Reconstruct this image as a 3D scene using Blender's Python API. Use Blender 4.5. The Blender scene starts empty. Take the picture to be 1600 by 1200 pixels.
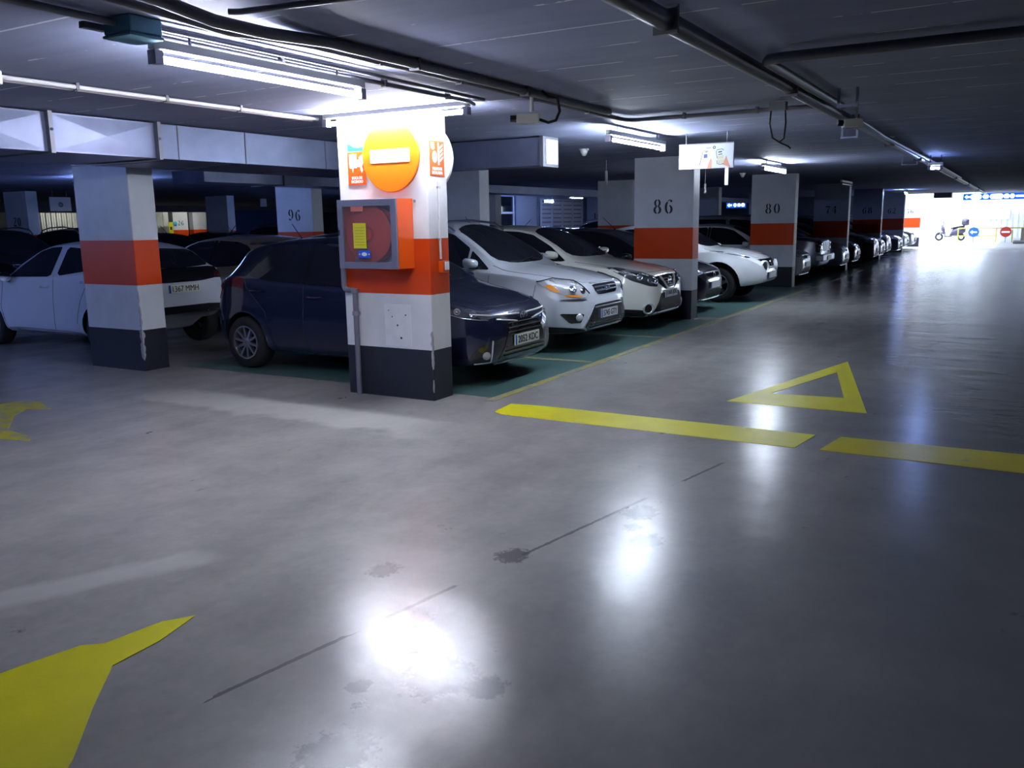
import bpy, bmesh, math, random
from mathutils import Vector, Matrix
from mathutils.bvhtree import BVHTree

random.seed(7)
SC = bpy.context.scene
COL = SC.collection
PI = math.pi

# ------------------------------------------------------------------ materials
MATS = {}
def mat(name, color, rough=.5, metal=0., spec=.5, coat=0., emit=None, strength=0., alpha=None, var=0., vscale=6., bump=0., bscale=40.):
    if name in MATS:
        return MATS[name]
    m = bpy.data.materials.new(name); m.use_nodes = True
    nt = m.node_tree; b = nt.nodes['Principled BSDF']
    b.inputs['Base Color'].default_value = (*color, 1)
    b.inputs['Roughness'].default_value = rough
    b.inputs['Metallic'].default_value = metal
    b.inputs['Specular IOR Level'].default_value = spec
    if coat:
        b.inputs['Coat Weight'].default_value = coat
        b.inputs['Coat Roughness'].default_value = .04
    if emit:
        b.inputs['Emission Color'].default_value = (*emit, 1)
        b.inputs['Emission Strength'].default_value = strength
    if alpha is not None:
        b.inputs['Alpha'].default_value = alpha
    tc = None
    if var or bump:
        tc = nt.nodes.new('ShaderNodeTexCoord')
    if var:
        n = nt.nodes.new('ShaderNodeTexNoise'); n.inputs['Scale'].default_value = vscale; n.inputs['Detail'].default_value = 6
        nt.links.new(tc.outputs['Object'], n.inputs['Vector'])
        r = nt.nodes.new('ShaderNodeValToRGB')
        r.color_ramp.elements[0].position = .3; r.color_ramp.elements[1].position = .7
        r.color_ramp.elements[0].color = (*[c*(1-var) for c in color], 1)
        r.color_ramp.elements[1].color = (*[min(1, c*(1+var*.6)) for c in color], 1)
        nt.links.new(n.outputs['Fac'], r.inputs['Fac']); nt.links.new(r.outputs['Color'], b.inputs['Base Color'])
    if bump:
        n2 = nt.nodes.new('ShaderNodeTexNoise'); n2.inputs['Scale'].default_value = bscale; n2.inputs['Detail'].default_value = 4
        nt.links.new(tc.outputs['Object'], n2.inputs['Vector'])
        bp = nt.nodes.new('ShaderNodeBump'); bp.inputs['Strength'].default_value = bump; bp.inputs['Distance'].default_value = .01
        nt.links.new(n2.outputs['Fac'], bp.inputs['Height']); nt.links.new(bp.outputs['Normal'], b.inputs['Normal'])
    MATS[name] = m
    return m

def paint(name, color, metal=0., rough=.35):
    return mat(name, color, rough, metal, .5, 1.0)

M_glass = mat('dark_glass', (.008, .010, .016), .03, 0, .6)
M_black = mat('black_plastic', (.010, .010, .013), .5, 0, .25)
M_gloss = mat('gloss_black', (.006, .006, .008), .12, 0, .5, .5)
M_chrome = mat('chrome', (.75, .77, .8), .08, 1.)
M_satin = mat('satin_metal', (.45, .46, .5), .3, 1.)
M_alloy = mat('alloy', (.42, .43, .47), .28, .9)
M_tyre = mat('tyre_rubber', (.012, .012, .013), .8)
M_lens = mat('lamp_lens', (.58, .60, .65), .10, .35, .6, 1.)
M_bright = mat('bright_trim', (.80, .82, .86), .2, .45, .6, .5)
M_lensd = mat('lamp_lens_dark', (.10, .11, .13), .08, .5, .6, 1.)
M_amber = mat('amber_lens', (.85, .30, .02), .15, 0, .5, 1.)
M_redl = mat('red_lens', (.35, .008, .01), .12, 0, .5, 1.)
M_redd = mat('dark_red_lens', (.06, .004, .008), .12, 0, .5, 1.)
M_plate = mat('plate_white', (.80, .84, .72), .4)
M_plateg = mat('plate_grey', (.50, .52, .56), .4)
M_plateblue = mat('plate_blue', (.01, .07, .45), .4)
M_ink = mat('ink_black', (.012, .012, .014), .6)
M_bgrey = mat('bumper_grey', (.16, .165, .18), .5)

# ------------------------------------------------------------------ object helpers
def tag(o, label=None, cat=None, group=None, kind=None):
    if label: o['label'] = label
    if cat: o['category'] = cat
    if group: o['group'] = group
    if kind: o['kind'] = kind
    return o

def empty(name, loc=(0, 0, 0), rz=0.):
    o = bpy.data.objects.new(name, None); COL.objects.link(o)
    o.location = loc; o.rotation_euler = (0, 0, rz); o.empty_display_size = .2
    return o

class MB:
    def __init__(s): s.v = []; s.f = []; s.m = []; s.sm = []
    def add(s, vs, fs, mi=0, smooth=False):
        k = len(s.v); s.v += [tuple(v) for v in vs]
        for f in fs:
            s.f.append(tuple(i+k for i in f)); s.m.append(mi); s.sm.append(smooth)
        return s
    def box(s, x0, x1, y0, y1, z0, z1, mi=0):
        return s.add([(x0,y0,z0),(x1,y0,z0),(x1,y1,z0),(x0,y1,z0),(x0,y0,z1),(x1,y0,z1),(x1,y1,z1),(x0,y1,z1)],
                     [(0,3,2,1),(4,5,6,7),(0,1,5,4),(1,2,6,5),(2,3,7,6),(3,0,4,7)], mi)
    def obox(s, c, ax, ay, az, mi=0):
        c, ax, ay, az = map(Vector, (c, ax, ay, az))
        vs = [c+sx*ax+sy*ay+sz*az for sz in (-1,1) for sx, sy in ((-1,-1),(1,-1),(1,1),(-1,1))]
        return s.add(vs, [(0,3,2,1),(4,5,6,7),(0,1,5,4),(1,2,6,5),(2,3,7,6),(3,0,4,7)], mi)
    def tube(s, path, r, n=10, mi=0, caps=True):
        P = [Vector(p) for p in path]; rings = []; prev = None
        for i, p in enumerate(P):
            t = (P[min(i+1, len(P)-1)]-P[max(i-1, 0)]).normalized()
            if prev is None:
                a = Vector((0,0,1)) if abs(t.z) < .9 else Vector((1,0,0))
                e1 = t.cross(a).normalized()
            else:
                e1 = (prev - t*prev.dot(t))
                e1 = e1.normalized() if e1.length > 1e-6 else t.orthogonal().normalized()
            prev = e1; e2 = t.cross(e1)
            rr = r[i] if isinstance(r, (list, tuple)) else r
            rings.append([p+rr*(math.cos(2*PI*k/n)*e1+math.sin(2*PI*k/n)*e2) for k in range(n)])
        vs = [v for g in rings for v in g]; fs = []
        for i in range(len(P)-1):
            for k in range(n):
                fs.append((i*n+k, i*n+(k+1) % n, (i+1)*n+(k+1) % n, (i+1)*n+k))
        s.add(vs, fs, mi, True)
        if caps:
            s.add(rings[0], [tuple(reversed(range(n)))], mi); s.add(rings[-1], [tuple(range(n))], mi)
        return s
    def lathe(s, prof, origin, axis, n=24, mi=0):
        o = Vector(origin); t = Vector(axis).normalized(); e1 = t.orthogonal().normalized(); e2 = t.cross(e1)
        vs = []; fs = []; m = len(prof)
        for k in range(n):
            a = 2*PI*k/n; d = math.cos(a)*e1+math.sin(a)*e2
            for (r, h) in prof: vs.append(o+t*h+d*r)
        for k in range(n):
            for j in range(m-1):
                a = k*m+j; b = ((k+1) % n)*m+j
                fs.append((a, b, b+1, a+1))
        return s.add(vs, fs, mi, True)
    def prism(s, poly, origin, ex, ey, ez, mi=0):
        """poly in (a,b) -> origin+a*ex+b*ey, extruded by ez"""
        o, ex, ey, ez = map(Vector, (origin, ex, ey, ez)); n = len(poly)
        area = sum(poly[i][0]*poly[(i+1) % n][1]-poly[(i+1) % n][0]*poly[i][1] for i in range(n))
        if area < 0: poly = list(reversed(poly))
        a = [o+p[0]*ex+p[1]*ey for p in poly]; b = [v+ez for v in a]
        flip = ex.cross(ey).dot(ez) < 0
        fs = [tuple(reversed(range(n))), tuple(range(n, 2*n))]+[(i, (i+1) % n, n+(i+1) % n, n+i) for i in range(n)]
        if flip: fs = [tuple(reversed(f)) for f in fs]
        return s.add(a+b, fs, mi)
    def build(s, name, mats, parent=None, sharp=None):
        me = bpy.data.meshes.new(name); me.from_pydata(s.v, [], s.f)
        for m in (mats if isinstance(mats, (list, tuple)) else [mats]): me.materials.append(m)
        me.polygons.foreach_set('material_index', s.m); me.polygons.foreach_set('use_smooth', s.sm)
        me.update()
        if sharp: me.set_sharp_from_angle(angle=math.radians(sharp))
        o = bpy.data.objects.new(name, me); COL.objects.link(o)
        if parent is not None: o.parent = parent
        return o

def fixn(o):
    bm = bmesh.new(); bm.from_mesh(o.data); bmesh.ops.recalc_face_normals(bm, faces=bm.faces[:]); bm.to_mesh(o.data); bm.free(); return o

def bevel(o, w, seg=2):
    bm = bmesh.new(); bm.from_mesh(o.data)
    es = [e for e in bm.edges if len(e.link_faces) == 2 and e.calc_face_angle(0) > .6]
    bmesh.ops.bevel(bm, geom=es, offset=w, segments=seg, affect='EDGES', profile=.5)
    bm.to_mesh(o.data); bm.free(); return o

def text_mesh(body, size, M, matl, name, parent=None, depth=.001, sx=1., align='CENTER', weight=0., fit=None):
    cu = bpy.data.curves.new(name, 'FONT'); cu.body = body; cu.size = size; cu.align_x = align; cu.align_y = 'CENTER'
    cu.extrude = depth; cu.offset = weight; cu.resolution_u = 3
    t = bpy.data.objects.new(name, cu); COL.objects.link(t)
    dg = bpy.context.evaluated_depsgraph_get()
    me = bpy.data.meshes.new_from_object(t.evaluated_get(dg)); bpy.data.objects.remove(t)
    if fit:
        xs = [v.co.x for v in me.vertices]; ys = [v.co.y for v in me.vertices]
        me.transform(Matrix.Translation((-(min(xs)+max(xs))/2, -(min(ys)+max(ys))/2, 0)))
        me.transform(Matrix.Diagonal((fit[0]/(max(xs)-min(xs)), fit[1]/(max(ys)-min(ys)), 1, 1)))
    else: me.transform(Matrix.Diagonal((sx, 1, 1, 1)))
    me.transform(M)
    me.materials.clear(); me.materials.append(matl)
    o = bpy.data.objects.new(name, me); COL.objects.link(o)
    if parent is not None: o.parent = parent
    return o

def frame(o, ex, ey):
    """matrix whose local x,y axes map to ex,ey at origin o"""
    ex = Vector(ex).normalized(); ey = Vector(ey).normalized(); ez = ex.cross(ey)
    return Matrix(((ex.x, ey.x, ez.x, o[0]), (ex.y, ey.y, ez.y, o[1]), (ex.z, ey.z, ez.z, o[2]), (0, 0, 0, 1)))

def stroke(pts, ws):
    """polygon around a centre line with per-point widths"""
    L = []; R = []
    n = len(pts)
    for i in range(n):
        a = Vector(pts[max(i-1, 0)]); b = Vector(pts[min(i+1, n-1)]); t = (b-a)
        t = t.normalized() if t.length > 1e-9 else Vector((1, 0)); nn = Vector((-t.y, t.x)); p = Vector(pts[i]); w = ws[i]/2
        L.append(tuple(p+nn*w)); R.append(tuple(p-nn*w))
    return L+R[::-1]

def arc(cx, cy, rx, ry, a0, a1, thick, thin, n=14):
    """didone arc: thick at the sides, thin at top and bottom (degrees)"""
    pts = []; ws = []
    for i in range(n+1):
        a = math.radians(a0+(a1-a0)*i/n); pts.append((cx+rx*math.cos(a), cy+ry*math.sin(a)))
        ws.append(thin+(thick-thin)*abs(math.cos(a))**1.3)
    return stroke(pts, ws)

def disc2(cx, cy, r, n=12): return [(cx+r*math.cos(2*PI*k/n), cy+r*math.sin(2*PI*k/n)) for k in range(n)]

def digit(ch):
    """stencil figure, about .6 wide and 1 high"""
    T, t = .17, .05
    if ch == '0': return [arc(.3,.5,.22,.47,-80,80,T,t), arc(.3,.5,.22,.47,100,260,T,t)]
    if ch == '8': return [arc(.3,.74,.17,.23,-80,80,T*.85,t), arc(.3,.74,.17,.23,100,260,T*.85,t),
                          arc(.3,.26,.21,.24,-78,78,T,t), arc(.3,.26,.21,.24,102,258,T,t)]
    if ch == '6': return [arc(.3,.29,.2,.27,-80,80,T,t), arc(.33,.42,.25,.42,118,255,T,t*1.2), stroke([(.24,.84),(.32,.93),(.42,.95)],[.07,.06,.05]), disc2(.47,.86,.085)]
    if ch == '9': return [[(.6-x, 1-y) for x, y in p] for p in digit('6')]
    if ch == '7': return [stroke([(.04,.9),(.58,.9)],[.13,.13]), stroke([(.55,.84),(.36,.5),(.29,.02)],[.06,.12,.18])]
    if ch == '4': return [stroke([(.4,0),(.4,.62)],[T,T]), stroke([(.38,.98),(.2,.62),(.02,.3)],[.06,.06,.06]), stroke([(.02,.26),(.32,.26)],[.07,.07]), stroke([(.48,.26),(.6,.26)],[.07,.07]), stroke([(.4,.68),(.4,.98)],[T,T])]
    if ch == '1': return [stroke([(.32,.06),(.32,.96)],[T,T]), stroke([(.12,.04),(.52,.04)],[.07,.07]), stroke([(.14,.8),(.26,.9)],[.06,.08])]
    if ch == '2': return [arc(.3,.72,.2,.25,-20,150,T*.9,t), stroke([(.44,.6),(.26,.34),(.06,.12)],[.15,.1,.06]), stroke([(.04,.07),(.56,.07)],[.14,.14])]
    if ch == '5': return [stroke([(.12,.92),(.54,.92)],[.14,.14]), stroke([(.12,.84),(.12,.54)],[.06,.06]), arc(.28,.3,.23,.28,-150,110,T,t)]
    if ch == '3': return [arc(.27,.74,.18,.23,-75,150,T*.9,t), arc(.27,.26,.22,.25,-150,78,T,t)]
    return []

def number(txt, h, origin, ex, ey, ez, matl, parent, name='painted_digit', gap=.85):
    x = 0; ex, ey = Vector(ex), Vector(ey)
    tot = (len(txt)-1)*gap+.6
    for ch in txt:
        mb = MB()
        for poly in digit(ch):
            mb.prism([((p[0]+x-tot/2)*h, (p[1]-.5)*h) for p in poly], origin, ex, ey, ez)
        mb.build(name, matl, parent); x += gap

# ------------------------------------------------------------------ car kit
def pchip(cps):
    xs = [p[0] for p in cps]; ys = [p[1] for p in cps]; n = len(xs)
    if n == 1: return lambda x: ys[0]
    h = [xs[i+1]-xs[i] for i in range(n-1)]; d = [(ys[i+1]-ys[i])/h[i] for i in range(n-1)]
    m = [d[0]]+[0]*(n-2)+[d[-1]]
    for i in range(1, n-1):
        if d[i-1]*d[i] <= 0: m[i] = 0
        else:
            w1 = 2*h[i]+h[i-1]; w2 = h[i]+2*h[i-1]; m[i] = (w1+w2)/(w1/d[i-1]+w2/d[i])
    def f(x):
        if x <= xs[0]: return ys[0]
        if x >= xs[-1]: return ys[-1]
        i = 0
        while x > xs[i+1]: i += 1
        t = (x-xs[i])/h[i]
        return (ys[i]*(1+2*t)*(1-t)**2+h[i]*m[i]*t*(1-t)**2+ys[i+1]*t*t*(3-2*t)+h[i]*m[i+1]*t*t*(t-1))
    return f

def chaikin(P, it=2):
    for _ in range(it):
        Q = [P[0]]
        for a, b in zip(P[:-1], P[1:]):
            Q.append(tuple(.75*x+.25*y for x, y in zip(a, b))); Q.append(tuple(.25*x+.75*y for x, y in zip(a, b)))
        Q.append(P[-1]); P = Q
    return P

def chaikin_closed(P, it=1, k=.22):
    for _ in range(it):
        Q = []
        for i in range(len(P)):
            a, b = P[i], P[(i+1) % len(P)]
            Q.append(tuple((1-k)*x+k*y for x, y in zip(a, b))); Q.append(tuple(k*x+(1-k)*y for x, y in zip(a, b)))
        P = Q
    return P

def lerp2(a, b, t): return tuple(x+(y-x)*t for x, y in zip(a, b))

class Car:
    def __init__(s, spec, name, paintm, loc, rz):
        s.sp = spec; s.L = spec['L']; s.paint = paintm
        s.c = {k: pchip(spec[k]) for k in ('top', 'zb', 'wm', 'zm', 'belt', 'ws', 'wr', 'drop')}
        s.root = empty(name, loc, rz)
        s.seam = MB()
        s.make_body()
    def section(s, u):
        c = s.c; zt, zb, wm, zm, belt, wr, dr = c['top'](u), c['zb'](u), c['wm'](u), c['zm'](u), c['belt'](u), c['wr'](u), c['drop'](u)
        ws = wm*c['ws'](u); wr = min(wr, ws*.985)
        ze = zt-dr; belt = min(belt, ze-.012); zm = min(zm, belt-.02); zm = max(zm, zb+.06)
        p4 = (wm, zm); p5 = (ws, belt); p6 = (wr, ze); p8 = (0, zt)
        P = [(0, zb), (.7*wm, zb), (.92*wm, zb+.02), (.985*wm, zb+.3*(zm-zb)), p4, lerp2(p4, p5, .82), p5, lerp2(p5, p6, .1), lerp2(p5, p6, .9), p6,
             (wr*.86, zt-dr*.66), (wr*.45, zt-dr*.2), p8]
        return chaikin(P, 2)
    def make_body(s):
        n = s.sp.get('n', 84); L = s.L; rings = []
        for i in range(n+1):
            t = i/n; u = L*(.55*(.5-.5*math.cos(PI*t))+.45*t)
            rings.append((u, s.section(u)))
        m = len(rings[0][1]); V = []; ring_n = 2*m-2
        fl = s.sp.get('flare', 0); ax = s.sp['axles']; R = s.sp['R']; fs_ = s.sp.get('flare_s', .07)
        for u, S in rings:
            half = []
            for (y, z) in S:
                if fl and y > .6*s.sp['W']:
                    for a in ax:
                        r = math.hypot(u-a, z-R); y += fl*math.exp(-((r-(R+.09))/fs_)**2)
                half.append((y, z))
            V += [(u, y, z) for y, z in half]+[(u, -y, z) for y, z in reversed(half[1:-1])]
        F = []
        for i in range(n):
            for k in range(ring_n):
                a = i*ring_n+k; b = i*ring_n+(k+1) % ring_n
                F.append((a, a+ring_n, b+ring_n, b))
        cf = len(V); u, S = rings[0]; V.append((0, 0, (S[0][1]+S[-1][1])/2))
        cr = len(V); u, S = rings[-1]; V.append((L, 0, (S[0][1]+S[-1][1])/2))
        for k in range(ring_n):
            F.append((cf, k, (k+1) % ring_n)); F.append((cr, n*ring_n+(k+1) % ring_n, n*ring_n+k))
        F = [tuple(reversed(f)) for f in F]
        s.bvh = BVHTree.FromPolygons(V, F)
        mb = MB(); mb.add(V, F, 0, True); o = mb.build('body', [s.paint, M_black], s.root); fixn(o)
        # wheel arches
        cut = MB(); rc = R+s.sp.get('arch', .045)
        for a in ax:
            for sg in (1, -1):
                k = 28; vs = []
                for yy in (s.sp['W']*.60, s.sp['W']+.4):
                    vs += [(a+rc*math.cos(2*PI*j/k), sg*yy, R+.01+rc*math.sin(2*PI*j/k)) for j in range(k)]
                fs = [tuple(range(k)), tuple(reversed(range(k, 2*k)))]+[(j, k+j, k+(j+1) % k, (j+1) % k) for j in range(k)]
                if sg > 0: fs = [tuple(reversed(f)) for f in fs]
                cut.add(vs, fs, 1)
        co = cut.build('arch_cutter', [s.paint, M_black], s.root); fixn(co)
        md = o.modifiers.new('arches', 'BOOLEAN'); md.operation = 'DIFFERENCE'; md.object = co; md.solver = 'EXACT'; md.material_mode = 'INDEX'
        dg = bpy.context.evaluated_depsgraph_get(); dg.update()
        me = bpy.data.meshes.new_from_object(o.evaluated_get(dg)); o.modifiers.clear(); o.data = me
        bpy.data.objects.remove(co)
        me.polygons.foreach_set('use_smooth', [True]*len(me.polygons)); me.set_sharp_from_angle(angle=math.radians(38)); me.update()
        s.body = o
    # ---- surface features
    def hit(s, p, d):
        d = Vector(d).normalized(); h = s.bvh.ray_cast(Vector(p)-d*6, d)
        if h[0] is None:
            h = s.bvh.find_nearest(Vector(p))
        return h[0], h[1]
    def hit_out(s, p, d):
        loc, nr = s.hit(p, d)
        if nr.dot(Vector(d)) > 0: nr = -nr
        return loc, nr
    def patch(s, name, pts, d, matl, off=.004, h=.09, parent=None, rnd=1, skirt=.012, k=.2):
        d = Vector(d).normalized(); a = Vector((0, 0, 1)) if abs(d.z) < .8 else Vector((1, 0, 0))
        e1 = a.cross(d).normalized(); e2 = d.cross(e1).normalized()
        P = [(Vector(p).dot(e1), Vector(p).dot(e2)) for p in pts]
        if rnd: P = chaikin_closed(P, rnd, k)
        Q = []
        for i in range(len(P)):
            p, q = P[i], P[(i+1) % len(P)]; L = math.hypot(q[0]-p[0], q[1]-p[1]); n = max(1, int(L/h+.5))
            for j in range(n): Q.append(lerp2(p, q, j/n))
        area = sum(Q[i][0]*Q[(i+1) % len(Q)][1]-Q[(i+1) % len(Q)][0]*Q[i][1] for i in range(len(Q)))
        if area < 0: Q.reverse()
        bm = bmesh.new(); vs = [bm.verts.new((x, y, 0)) for x, y in Q]; bm.faces.new(vs)
        bmesh.ops.triangulate(bm, faces=bm.faces[:])
        for _ in range(5):
            es = [e for e in bm.edges if e.calc_length() > h*1.35 and len(e.link_faces) == 2]
            if not es: break
            bmesh.ops.subdivide_edges(bm, edges=es, cuts=1, use_grid_fill=False)
            bmesh.ops.triangulate(bm, faces=bm.faces[:])
        bmesh.ops.beautify_fill(bm, faces=bm.faces[:], edges=[e for e in bm.edges if len(e.link_faces) == 2])
        for v in bm.verts:
            p = e1*v.co.x+e2*v.co.y; loc, nr = s.hit_out(p, d)
            v.co = loc+nr*off
        bm.normal_update()
        fl = [f for f in bm.faces if f.normal.dot(d) > 0]
        if len(fl)*2 > len(bm.faces): bmesh.ops.reverse_faces(bm, faces=bm.faces[:])
        be = [e for e in bm.edges if len(e.link_faces) == 1]
        r = bmesh.ops.extrude_edge_only(bm, edges=be)
        for g in r['geom']:
            if isinstance(g, bmesh.types.BMVert): g.co += d*skirt
        me = bpy.data.meshes.new(name); bm.to_mesh(me); bm.free()
        me.materials.append(matl); me.polygons.foreach_set('use_smooth', [True]*len(me.polygons)); me.set_sharp_from_angle(angle=math.radians(40)); me.update()
        o = bpy.data.objects.new(name, me); COL.objects.link(o); o.parent = parent or s.root
        return o
    def front(s, name, pts, matl, **k): return s.patch(name, [(0, y, z) for y, z in pts], (1, 0, 0), matl, **k)
    def rear(s, name, pts, matl, **k): return s.patch(name, [(s.L, y, z) for y, z in pts], (-1, 0, 0), matl, **k)
    def side(s, name, pts, matl, both=True, **k):
        for sg in ((1, -1) if both else (1,)): o = s.patch(name, [(u, 2*sg, z) for u, z in pts], (0, -sg, 0), matl, **k)
        return o
    def up(s, name, pts, matl, d=(.55, 0, -.83), **k):
        P = []
        for u, y in pts: P.append((u, y, s.c['top'](u)-s.c['drop'](u)*min(1, abs(y)/max(.1, s.c['wr'](u)))**2))
        return s.patch(name, P, d, matl, **k)
    def diag(s, name, pts3, d, matl, both=True, **k):
        out = []
        for sg in ((1, -1) if both else (1,)):
            out.append(s.patch(name, [(u, y*sg, z) for u, y, z in pts3], (d[0], d[1]*sg, d[2]), matl, **k))
        return out
    def path(s, pts3, d, step=.05, off=0.):
        out = []
        for a, b in zip(pts3[:-1], pts3[1:]):
            a, b = Vector(a), Vector(b); n = max(1, int((b-a).length/step+.5))
            for j in range(n): out.append(a+(b-a)*j/n)
        out.append(Vector(pts3[-1])); R = []
        for p in out:
            loc, nr = s.hit_out(p, d); R.append(loc+nr*off)
        return R
    def gap(s, pts3, d, r=.0035):
        s.seam.tube(s.path(pts3, d), r, 5)
    def gap_side(s, pts): 
        for sg in (1, -1): s.gap([(u, 2*sg, z) for u, z in pts], (0, -sg, 0))
    def gap_up(s, pts):
        for sg in (1, -1): s.gap([(u, y*sg, 3) for u, y in pts], (0, 0, -1))
    def bar(s, name, pts3, d, r, matl, off=.002, parent=None, both=False, n=6):
        for sg in ((1, -1) if both else (1,)):
            mb = MB(); mb.tube(s.path([(a, b*sg, c) for a, b, c in pts3], (d[0], d[1]*sg, d[2]), .04, off), r, n)
            o = mb.build(name, matl, parent or s.root)
        return o
    def wheels(s, style='ten', rimm=None, rim_r=None):
        R = s.sp['R']; rr = rim_r or R*.66; w = .2; W = s.sp['W']; rimm = rimm or M_alloy
        t = MB(); t.lathe([(rr, -w/2+.01), (R-.02, -w/2), (R-.003, -w/2+.03), (R, 0), (R-.003, w/2-.03), (R-.02, w/2), (rr+.01, w/2+.004), (rr-.012, w/2-.012), (rr-.02, w/2-.1), (rr-.02, -w/2+.02), (rr, -w/2+.01)], (0, 0, 0), (0, 1, 0), 36)
        r = MB(); y = w/2
        r.lathe([(rr-.012, y-.012), (rr-.004, y+.006), (rr-.022, y+.008), (rr-.032, y-.03), (rr-.034, y-.12)], (0, 0, 0), (0, 1, 0), 36)
        r.lathe([(.0, y-.004), (.028, y-.004), (.05, y-.012), (.062, y-.03), (.065, y-.07)], (0, 0, 0), (0, 1, 0), 20)
        ns = {'ten': 10, 'five': 5, 'seven': 7}[style]
        for k in range(ns):
            a = 2*PI*k/ns+.2; e = Vector((math.cos(a), 0, math.sin(a))); f = Vector((-math.sin(a), 0, math.cos(a)))
            w0, w1 = (.016, .012) if ns == 10 else (.034, .03)
            p = [e*.045+f*w0, e*(rr-.02)+f*w1, e*(rr-.02)-f*w1, e*.045-f*w0]
            yy = Vector((0, y-.012, 0)); y2 = Vector((0, y+.001, 0)); bk = Vector((0, y-.05, 0))
            fr = [p[0]+yy, p[1]+y2, p[2]+y2, p[3]+yy]; bb = [q+bk for q in p]
            r.add(fr+bb, [(0, 1, 2, 3), (4, 7, 6, 5), (0, 4, 5, 1), (1, 5, 6, 2), (2, 6, 7, 3), (3, 7, 4, 0)])
        b = MB(); b.lathe([(0, y-.085), (rr-.03, y-.085)], (0, 0, 0), (0, 1, 0), 24)
        first = None
        for a in s.sp['axles']:
            for sg in (1, -1):
                if first is None:
                    wh = t.build('wheel', M_tyre, s.root); rm = r.build('rim', rimm, wh, 35); bd = b.build('brake_disc', M_gloss, wh); first = (wh, rm, bd)
                else:
                    wh = first[0].copy(); COL.objects.link(wh); wh.parent = s.root
                    for q in first[1:]:
                        cc = q.copy(); COL.objects.link(cc); cc.parent = wh
                wh.location = (a, sg*(W-.115), R); wh.rotation_euler = (0, 0, 0 if sg > 0 else PI)
    def plate(s, u, z, txt=None, rearp=False, matl=None, tilt=0., eu=True, sx=.82, wt=.0012):
        """plate standing on a small plinth against the bumper"""
        sg = 1 if rearp else -1
        uu = u
        ex = Vector((0, sg, 0)); ez = Vector((math.sin(tilt)*-sg, 0, math.cos(tilt))); nn = Vector((sg*math.cos(tilt), 0, math.sin(tilt)))
        o = Vector((uu, 0, z)); mb = MB()
        mb.obox(o, ex*.26, ez*.056, nn*.006)
        if eu: mb.obox(o-ex*.243+nn*.0065, ex*.0165, ez*.053, nn*.0005, 1)
        mb.obox(o-nn*.03, ex*.2, ez*.04, nn*.03, 2)
        p = mb.build('license_plate', [matl or M_plate, M_plateblue, M_black], s.root)
        if txt:
            text_mesh(txt, .10, frame(o+ex*.014+nn*.0075, ex, ez), M_ink, 'plate_text', p, .0012, sx, weight=wt, fit=(.425,.076))
        return p
    def mirror(s, u, y, z, matl=None, w=.11, h=.085):
        for sg in (1, -1):
            mb = MB(); nseg = 10; rings = []
            prof = [(-.085, .35), (-.07, .66), (-.045, .86), (-.01, .98), (.03, 1.), (.06, .97), (.07, .90)]
            vs = []; fs = []; m = 14
            for (du, k) in prof:
                for j in range(m):
                    a = 2*PI*j/m; ca, sa = math.cos(a), math.sin(a)
                    sx = abs(ca)**.7*(1 if ca >= 0 else -1); sz = abs(sa)**.7*(1 if sa >= 0 else -1)
                    vs.append((u+du+.03*sx*sg*0, sg*(y+w+w*k*sx), z+h*k*sz*(.8 if sz < 0 else .72)+.01*sx))
            for i in range(len(prof)-1):
                for j in range(m): fs.append((i*m+j, i*m+(j+1) % m, (i+1)*m+(j+1) % m, (i+1)*m+j))
            fs.append(tuple(range(m))); fs.append(tuple(reversed(range((len(prof)-1)*m, len(prof)*m))))
            if sg > 0: fs = [tuple(reversed(f)) for f in fs]
            mb.add(vs, fs, 0, True)
            o = mb.build('wing_mirror', matl or s.paint, s.root, 50)
            g = MB(); g.add([(u+.074, sg*(y+w+w*.85*math.cos(2*PI*j/m)), z+h*.8*math.sin(2*PI*j/m)) for j in range(m)], [tuple(range(m))], 0)
            g.build('mirror_glass', M_chrome, o)
            a = MB(); a.tube([(u+.02, sg*(y-.06), z-h*.7), (u+.01, sg*(y+.05), z-h*.55), (u, sg*(y+w*.6), z-h*.4)], [.035, .03, .02], 8)
            a.build('mirror_arm', M_black, o)
    def handle(s, u, z, matl=None):
        for sg in (1, -1):
            loc, nr = s.hit_out((u, 2*sg, z), (0, -sg, 0)); loc2, _ = s.hit_out((u+.16, 2*sg, z+.006), (0, -sg, 0))
            mb = MB(); o2 = Vector((0, sg*.028, 0))
            mb.tube([loc, loc+o2*.9, (loc+loc2)/2+o2*1.1, loc2+o2*.9, loc2], [.012, .014, .013, .014, .012], 8)
            mb.build('door_handle', matl or s.paint, s.root)
    def wiper(s, pts, matl=None):
        mb = MB(); P = [s.hit_out((u, y, 3), (0, 0, -1)) for u, y in pts]
        mb.tube([p+n*.02 for p, n in P], .009, 6); mb.build('wiper', M_black, s.root)
    def antenna(s, u, ln=.3, lean=.6):
        z = s.c['top'](u); mb = MB(); mb.tube([(u, 0, z-.01), (u+.02, 0, z+.02), (u+ln*lean, 0, z+ln*.7)], [.018, .007, .004], 6)
        mb.build('antenna', M_black, s.root)
    def finish(s):
        if s.seam.v:        # shut lines belong to the body's own surface
            o = s.seam.build('panel_gap', [s.paint, M_black, M_ink]); o.data.polygons.foreach_set('material_index', [2]*len(o.data.polygons))
            me = s.body.data
            while len(me.materials) < 3: me.materials.append(M_ink)
            bm = bmesh.new(); bm.from_mesh(me); bm.from_mesh(o.data); bm.to_mesh(me); bm.free(); bpy.data.objects.remove(o); me.update()
        return s.root

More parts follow.
